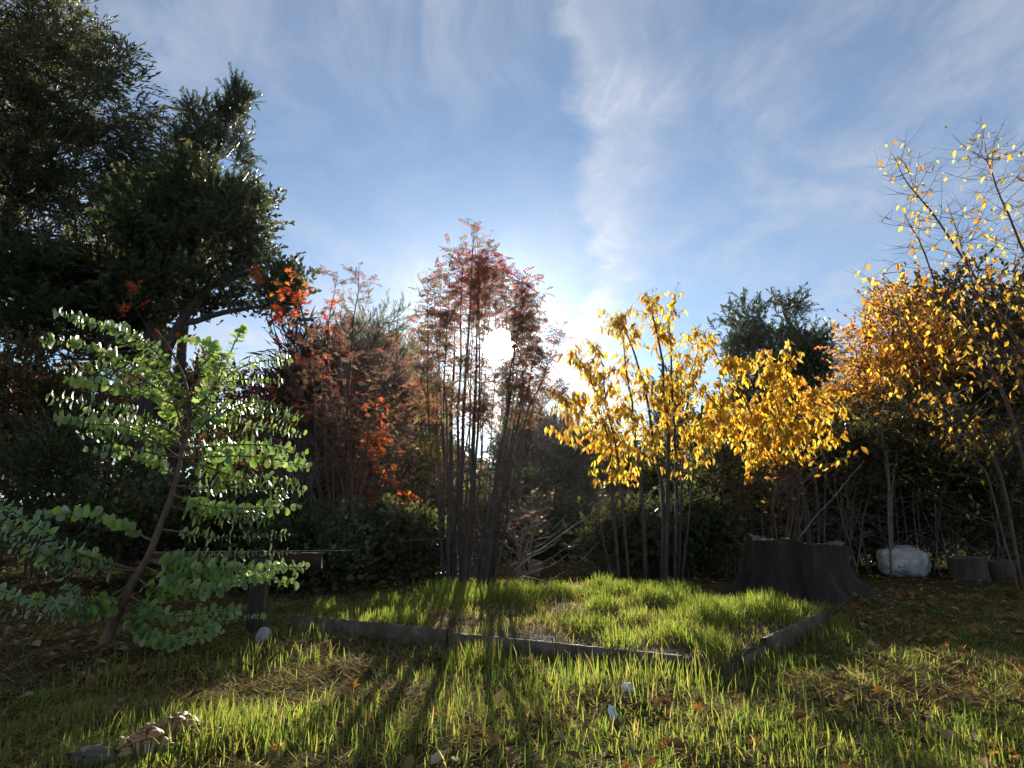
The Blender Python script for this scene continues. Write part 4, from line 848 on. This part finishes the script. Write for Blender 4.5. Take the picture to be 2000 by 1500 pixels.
def build_stump():
    rng = R('stump'); D = 8.0; c = base(1560, D); W = 100 * D / FPX * .90; H = (P(1560, 1057, D) - c)[2]
    t = thing('tree_stump', c, 'large dark tree stump beside the grassed bed', 'stump')
    nu = 180; a = np.linspace(0, 2 * np.pi, nu, endpoint=False)
    fis = rng.normal(size=(20, nu)); fis = (fis + np.roll(fis, 1, 1)) / 2; fis = np.stack([(fis[max(i - 2, 0):i + 3]).mean(0) for i in range(20)]); crack = np.where(rng.random(nu) < .10, -1.0, 0.0); crack = crack + .5 * np.roll(crack, 1); hs = np.concatenate([np.linspace(-.1, .25, 8), np.linspace(.3, 1, 12)])
    ridge = sum(np.sin(k * a + p) * w for k, p, w in [(3, .5, .05), (5, 1.9, .06), (8, .3, .03), (13, 2, .015)])
    rows = []
    for ih, h in enumerate(hs):
        fl = 1 + .55 * np.exp(-max(h, 0) / .22) * (1 + .8 * np.clip(np.cos(a), 0, 1) + .5 * np.sin(5 * a + 1.9)) * .6
        r = W * fl * (1 + ridge * (1 + .6 * (1 - h))) * (1 - .06 * h) + (fis[ih] * .030 + crack * .012 * (1 + .5 * np.sin(ih * .9))) * (1 - .7 * max(h, 0)) + rng.normal(size=nu) * .004
        top = H * (1 - .07 * np.cos(a) + .02 * np.sin(a * 2 + 2.6) + .03 * np.sin(3 * a + 1) + .025 * np.sin(5 * a) + .015 * np.sin(9 * a + 1))
        rows.append(np.stack([r * np.cos(a), r * np.sin(a) * .75, h * top], 1))
    for q, dz in ((.93, .0), (.86, -.05), (.6, -.12), (.25, -.16)):
        rows.append(np.stack([rows[19][:, 0] * q, rows[19][:, 1] * q, rows[19][:, 2] * (1 if q > .9 else .97) + dz + rng.normal(size=nu) * .012], 1))
    V = np.stack(rows) + c; n = len(rows); i = np.arange(n - 1)[:, None] * nu; j = np.arange(nu)[None]
    def grid(r0, r1):
        i = np.arange(r0, r1)[:, None] * nu; return np.stack([i + j, i + (j + 1) % nu, i + nu + (j + 1) % nu, i + nu + j], -1).reshape(-1, 4)
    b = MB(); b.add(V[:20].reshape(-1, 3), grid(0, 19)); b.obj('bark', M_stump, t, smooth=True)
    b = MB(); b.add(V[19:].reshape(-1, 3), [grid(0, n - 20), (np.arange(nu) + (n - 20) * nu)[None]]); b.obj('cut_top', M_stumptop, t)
build_stump()
def faceted(r, rng, n=30):
    """a broken stone: hull of scattered points, subdivided and roughened"""
    bm = bmesh.new(); d = nrmz(rng.normal(size=(n, 3))) * rng.uniform(.72, 1.0, (n, 1)) * r
    d[:, 2] = np.clip(d[:, 2], -r[2] * .7, r[2] * rng.uniform(.7, .85) + .12 * d[:, 0])
    for p in d: bm.verts.new(p)
    g = bmesh.ops.convex_hull(bm, input=bm.verts[:]); bmesh.ops.delete(bm, geom=[v for v in bm.verts if not v.link_faces], context='VERTS')
    bmesh.ops.bevel(bm, geom=bm.edges[:], offset=r[0] * .05, segments=1, affect='EDGES')
    bmesh.ops.triangulate(bm, faces=bm.faces[:]); bmesh.ops.subdivide_edges(bm, edges=bm.edges[:], cuts=2, use_grid_fill=True); bmesh.ops.triangulate(bm, faces=bm.faces[:])
    bm.verts.index_update(); V = np.array([v.co[:] for v in bm.verts]); F = np.array([[v.index for v in f.verts] for f in bm.faces]); bm.free()
    return V + rng.normal(size=V.shape) * r[2] * .018, F
def rock(name, label, px, py, w, h, m, seed, cat='rock', amp=.2, sink=.25):
    rng = R(seed); c = G(px, py); c[2] = gz(c[0], c[1]); k = c[1] / FPX
    t = MB(); V, F = faceted(np.array([w * k / 2 * 1.15, w * k / 2 * .8, h * k * .75]), rng); t.add(V + [0, 0, h * k * .42], F)
    o = t.obj(name, m); o.location = [float(v) for v in c]; return tag(o, label, cat)
rock('rock', 'large pale grey boulder under the bushes beside the stump', 1766, 1124, 98, 54, M_rock, 'rk1')
rock('rock', 'rough grey stone beside the mushroom clumps', 185, 1494, 90, 30, M_rockd, 'rk2')
rock('stone', 'small pale stone at the foot of the fence post', 513, 1250, 34, 24, M_rock, 'rk3', 'stone')
rock('stone', 'white stone half hidden in the sunlit lawn', 1227, 1368, 26, 20, M_paper, 'rk4', 'stone')
rock('stone', 'small tan stone in the shade below the bed boards', 1026, 1302, 16, 13, M_cut, 'rk5', 'stone')
def log_round(label, px, py, w, h, m, end, seed, yaw=0.0, lying=False):
    rng = R(seed); c = G(px, py); c[2] = gz(c[0], c[1]); k = c[1] / FPX; r = w * k / 2; H = h * k
    t = thing('log_block', c, label, 'log'); n = 22; a = np.linspace(0, 2 * np.pi, n, endpoint=False)
    rr = r * (1 + .05 * np.sin(3 * a + 1) + .03 * np.sin(7 * a) + rng.normal(size=n) * .015)
    if lying:      # sawn face towards the lawn
        ring = lambda y, s=1.0: np.stack([rr * s * np.cos(a), np.full(n, y), r * .95 + rr * s * np.sin(a)], 1)
        rows = [ring(-.0), ring(.12), ring(.24), ring(.36)]; face = [ring(-.002, .93), ring(-.003, .6), ring(-.004, .25)]; first = ring(0, 1)
    else:
        ring = lambda z, s=1.0: np.stack([rr * s * np.cos(a), rr * s * np.sin(a), np.full(n, z) + .04 * H * np.cos(a + yaw)], 1)
        rows = [ring(-.04, 1.05), ring(H * .35), ring(H * .7), ring(H)]; face = [ring(H + .003, .93), ring(H + .003, .6), ring(H + .002, .25)]
    cy_, sy_ = math.cos(yaw), math.sin(yaw); Rm = np.array([[cy_, -sy_, 0], [sy_, cy_, 0], [0, 0, 1]])
    def emit(name, rows, m, cap0=False, cap=False):
        V = np.stack(rows) @ Rm.T + c; i = np.arange(len(rows) - 1)[:, None] * n; j = np.arange(n)[None]
        F = [np.stack([i + j, i + (j + 1) % n, i + n + (j + 1) % n, i + n + j], -1).reshape(-1, 4)]
        if cap: F.append((np.arange(n) + (len(rows) - 1) * n)[None])
        b = MB(); b.add(V.reshape(-1, 3), F); b.obj(name, m, t, smooth=True)
    emit('bark', rows, m, cap=lying); emit('sawn_face', [rows[0] if lying else rows[3]] + face, end, cap=True)
log_round('short grey sawn log block standing at the lawn edge', 1895, 1130, 62, 40, M_bark, M_wood, 'lg1', .3)
log_round('pale topped log block next to the short grey one', 1955, 1128, 46, 34, M_bark, M_wood, 'lg2', 1.2)
log_round('dark log block half under the bush edge', 2010, 1126, 56, 40, M_bark, M_wood, 'lg3', 2.0)
log_round('log lying with its pinkish sawn end towards the bed', 1046, 1118, 30, 40, M_bark, M_cut, 'lg4', .25, True)
def build_fence():
    rng = R('fence'); p = G(500, 1236); Dp = p[1]
    t = thing('rail_fence', p, 'low brown wooden fence rail on a dark post behind the eucalyptus', 'fence')
    zc = P(450, 1096, Dp)[2]; th = .13
    L = P(285, 1096, Dp); Rr = P(625, 1096, Dp)
    b = MB(); board(b, [L[0], Dp + .07, 0], [Rr[0], Dp + .07, 0], zc - th / 2, zc + th / 2, .05, rng, .003); b.obj('rail', M_rail, t)
    for x in (500,):
        q = P(x, 1236, Dp); b = MB(); board(b, [q[0] - .07, Dp, 0], [q[0] + .07, Dp, 0], -.08, zc + .02, .085, rng, .004); b.obj('post', M_bark, t)
    b = MB(); tube(b, [[L[0], Dp + .07, zc + th / 2 + .006], [Rr[0], Dp + .07, zc + th / 2 + .02], [Rr[0] + .25, Dp + .1, zc + th / 2 + .02]], .0015, 5); b.obj('wire', M_wire, t)
build_fence()
def plank(label, px, py0, py1, w, m, seed, lean=0.0):
    rng = R(seed); c = G(px, py0); k = c[1] / FPX; top = P(px, py1, c[1])[2]
    b = MB(); board(b, [c[0] - w * k / 2, c[1], 0], [c[0] + w * k / 2, c[1], 0], -.06, top, .03, rng, .003); o = b.obj('board', m)
    return tag(o, label, 'board')
plank('upright pale grey board behind the rowan trunks', 866, 1122, 1062, 16, M_wood, 'pl1')
plank('upright rusty brown board behind the rowan trunks', 948, 1118, 1055, 34, M_rail, 'pl2')

# ------------------------------------------------------------------ fallen branches
def stick(label, a, b, D0, D1, r, seed, m=M_barkg):
    rng = R(seed); p, q = P(*a, D0), P(*b, D1)
    p[2] = max(p[2], float(bz(p[0], p[1])) + r) if a[1] > 1050 else p[2]
    path = wobble(resample([p, q], 14), .02, rng); mb = MB(); tube(mb, path, np.linspace(r, r * .4, 14), 5, (1, 1, 1), .05, rng)
    side_twigs(mb, path, .3, .95, 4, .25, rng, r * .4, up=.3); o = mb.obj('fallen_branch', m); return tag(o, label, 'branch')
stick('thin dead branch leaning up from the bed into the dark gap', (1000, 1118), (1180, 985), 8.6, 9.0, .010, 'st1')
stick('long dead branch leaning across beneath the yellow cherry', (1130, 1100), (1330, 905), 10, 10.4, .011, 'st2')
stick('curved dead twig leaning beside the small leaved bush', (1330, 1082), (1365, 1040), 10.8, 10.9, .009, 'st3')
stick('pale dead branch leaning right of the stump', (1560, 1050), (1690, 900), 8.9, 9.3, .012, 'st4')
stick('dead branch lying low across the bushes beside the rowan trunks', (755, 1058), (905, 1050), 9.2, 9.0, .009, 'st5')

# ------------------------------------------------------------------ mushrooms, fallen leaves, scraps
def mushrooms(label, spots, seed):
    rng = R(seed); c0 = G(*spots[0][:2]); c0[2] = gz(c0[0], c0[1]); t = thing('mushroom_clump', c0, label, 'mushrooms', None)
    nu = 14; a = np.linspace(0, 2 * np.pi, nu, endpoint=False); meshes = []
    for v in range(4):
        prof = [(.05, .30), (.5, .26), (.85, .10), (1.0, -.06), (.93, -.10), (.5, -.02), (.12, 0)]
        wv = 1 + .10 * np.sin(2 * a + v) + .06 * np.sin(3 * a + 2 * v)
        V = np.stack([np.stack([r * wv * np.cos(a), r * wv * np.sin(a), np.full(nu, z) + .06 * r * np.sin(2 * a + v)], 1) for r, z in prof]); i = np.arange(len(prof) - 1)[:, None] * nu; j = np.arange(nu)[None]
        b = MB(); b.add(V.reshape(-1, 3), [np.stack([i + j, i + nu + j, i + nu + (j + 1) % nu, i + (j + 1) % nu], -1).reshape(-1, 4), np.arange(nu)[None]]); meshes.append(b.mesh('cap', M_cap, smooth=True))
    st = MB()
    for (px, py, n, sp) in spots:
        c = G(px, py); c[2] = gz(c[0], c[1])
        for k in range(n):
            d = rng.normal(size=2) * sp * [1, .8]; rr = math.hypot(*d) / sp; h = max(.03, .115 - .035 * rr) + rng.uniform(-.01, .015)
            p = np.array([c[0] + d[0], c[1] + d[1], c[2] + h]); r = rng.uniform(.011, .026)
            o = bpy.data.objects.new('cap', meshes[k % 4]); COL.objects.link(o); o.parent = t
            o.location = [float(v) for v in p - c0]; o.scale = (r, r, r * .95); o.rotation_euler = (rng.normal() * .25 - d[1] / sp * .25, rng.normal() * .25 + d[0] / sp * .25, rng.uniform(0, 6))
            tube(st, resample([[c[0] + d[0] * .6, c[1] + d[1] * .6, c[2] - .01], [c[0] + d[0] * .9, c[1] + d[1] * .9, c[2] + h * .5], p + [0, 0, .002]], 5), r * .26, 6)
    st.obj('stems', M_stipe, t)
mushrooms('crowded clump of tan mushrooms next to the rough grey stone', [(280, 1478, 46, .060)], 'mu1')
mushrooms('tan mushroom clump under dry grass, touching the tall tuft', [(345, 1445, 44, .058)], 'mu2')

def fallen(label, group, cols, spots, tmpl, s0, seed, name='fallen_leaf', cat='leaf'):
    rng = R(seed); mes = []
    for c in cols:
        b = MB(); V = tmpl[0] - [0, .4, 0]; V = V + np.c_[0 * V[:, 0], 0 * V[:, 0], .35 * V[:, 0] ** 2 + .25 * V[:, 1] ** 2]; b.add(V, tmpl[1], c); mes.append(b.mesh(name, M_litter))
    for i, (px, py) in enumerate(spots):
        c = G(px, py, .05); o = bpy.data.objects.new(name, mes[i % len(mes)]); COL.objects.link(o)
        o.location = (float(c[0]), float(c[1]), float(bz(c[0], c[1])) + .035); s = s0 * rng.uniform(.8, 1.2); o.scale = (s, s, s)
        o.rotation_euler = (rng.normal() * .35 + .5, rng.normal() * .3, rng.uniform(-1, 1)); tag(o, label, cat, group)
rng = R('fallen')
OC = [(.62, .24, .04), (.55, .16, .04), (.66, .32, .06)]; BC_ = [(.24, .12, .05), (.30, .17, .08), (.18, .09, .05)]
for q, g, sp in [('bright orange maple leaf lying near the white stone and paper scrap', 'orange leaves near the white stone', [(1365, 1386), (1296, 1447), (1270, 1478), (1225, 1494)]),
                 ('orange maple leaf lying near the mushroom clumps', 'orange leaves near the mushrooms', [(380, 1357), (460, 1417), (545, 1440)]),
                 ('orange maple leaf on shaded lawn between the stump and log blocks', 'orange leaves on the shaded lawn', [(1845, 1255), (1880, 1262), (1810, 1258)]),
                 ('orange maple leaf on the bare straw patch before the bed', None, [(690, 1330)]),
                 ('small orange leaf in the lawn off the open bed corner', 'orange leaves off the bed corner', [(1475, 1440), (1565, 1392), (1715, 1340), (1940, 1440)])]:
    fallen(q, g, OC, sp, T_maple(), .085, q)
for q, g, sp in [('brown curled leaf lying on the straw patch before the bed', 'brown leaves before the bed', [(600, 1360), (720, 1395)]),
                 ('brown curled leaf in the striped shade of the rowan trunks', 'brown leaves in the rowan shade', [(880, 1440), (800, 1480), (1120, 1480)]),
                 ('brown curled leaf on the shaded lawn beside the stump', 'brown leaves beside the stump', [(1660, 1280), (1780, 1225), (1850, 1200), (1700, 1215)]),
                 ('brown curled leaf under the eucalyptus sapling', 'brown leaves under the eucalyptus', [(120, 1350), (180, 1310), (420, 1300), (250, 1390)]),
                 ('brown curled leaf in the sunlit lawn off the open bed corner', 'brown leaves off the bed corner', [(1420, 1400), (1600, 1440), (1750, 1390), (1540, 1350), (1900, 1330), (1980, 1290), (1655, 1490)])]:
    fallen(q, g, BC_, sp, T_lance(.28), .075, q)
fallen('pale whitish dead leaf lying in the shaded grass', 'pale dead leaves on the lawn', [(.40, .34, .26), (.34, .28, .2)], [(855, 1474), (890, 1478), (1500, 1495), (1100, 1430)], T_lance(.25), .09, 'fl3')
b = MB(); rg2 = R('scrap'); gx, gy = np.meshgrid(np.linspace(-1, 1, 5), np.linspace(-1, 1, 6)); V = np.stack([gx * .022, gy * .032, .008 * np.sin(gx * 2 + gy * 3)], -1).reshape(-1, 3)
i = np.arange(5)[:, None] * 5 + np.arange(4)[None]; b.add(V, np.stack([i, i + 1, i + 6, i + 5], -1).reshape(-1, 4)); o = b.obj('paper_scrap', M_paper)
c = G(1197, 1412); o.location = (float(c[0]), float(c[1]), float(bz(c[0], c[1])) + .05); o.rotation_euler = (1.1, .2, .5); tag(o, 'small white paper scrap lying near the white stone', 'paper')

# ------------------------------------------------------------------ thin haze volume, added for a glow in front of the stems
def build_haze():
    m = bpy.data.materials.new('glow_haze'); m.use_nodes = True; N = m.node_tree.nodes; L = m.node_tree.links
    for n in list(N):
        if n.type == 'BSDF_PRINCIPLED': N.remove(n)
    v = N.new('ShaderNodeVolumePrincipled'); v.inputs['Density'].default_value = .00013; v.inputs['Anisotropy'].default_value = .88
    v.inputs['Color'].default_value = (.95, .95, .97, 1); L.new(v.outputs[0], N['Material Output'].inputs['Volume'])
    z0, z1, w = -1.2, 21.0, 1100.0
    V = np.array([[x, y, z] for z in (z0, z1) for y in (-w, w) for x in (-w, w)])
    F = np.array([[0, 2, 3, 1], [4, 5, 7, 6], [0, 1, 5, 4], [2, 6, 7, 3], [0, 4, 6, 2], [1, 3, 7, 5]])
    b = MB(); b.add(V, F); o = b.obj('haze', m); o['kind'] = 'stuff'; tag(o, 'thin haze volume added for the glow around the low sun', 'haze')
build_haze()
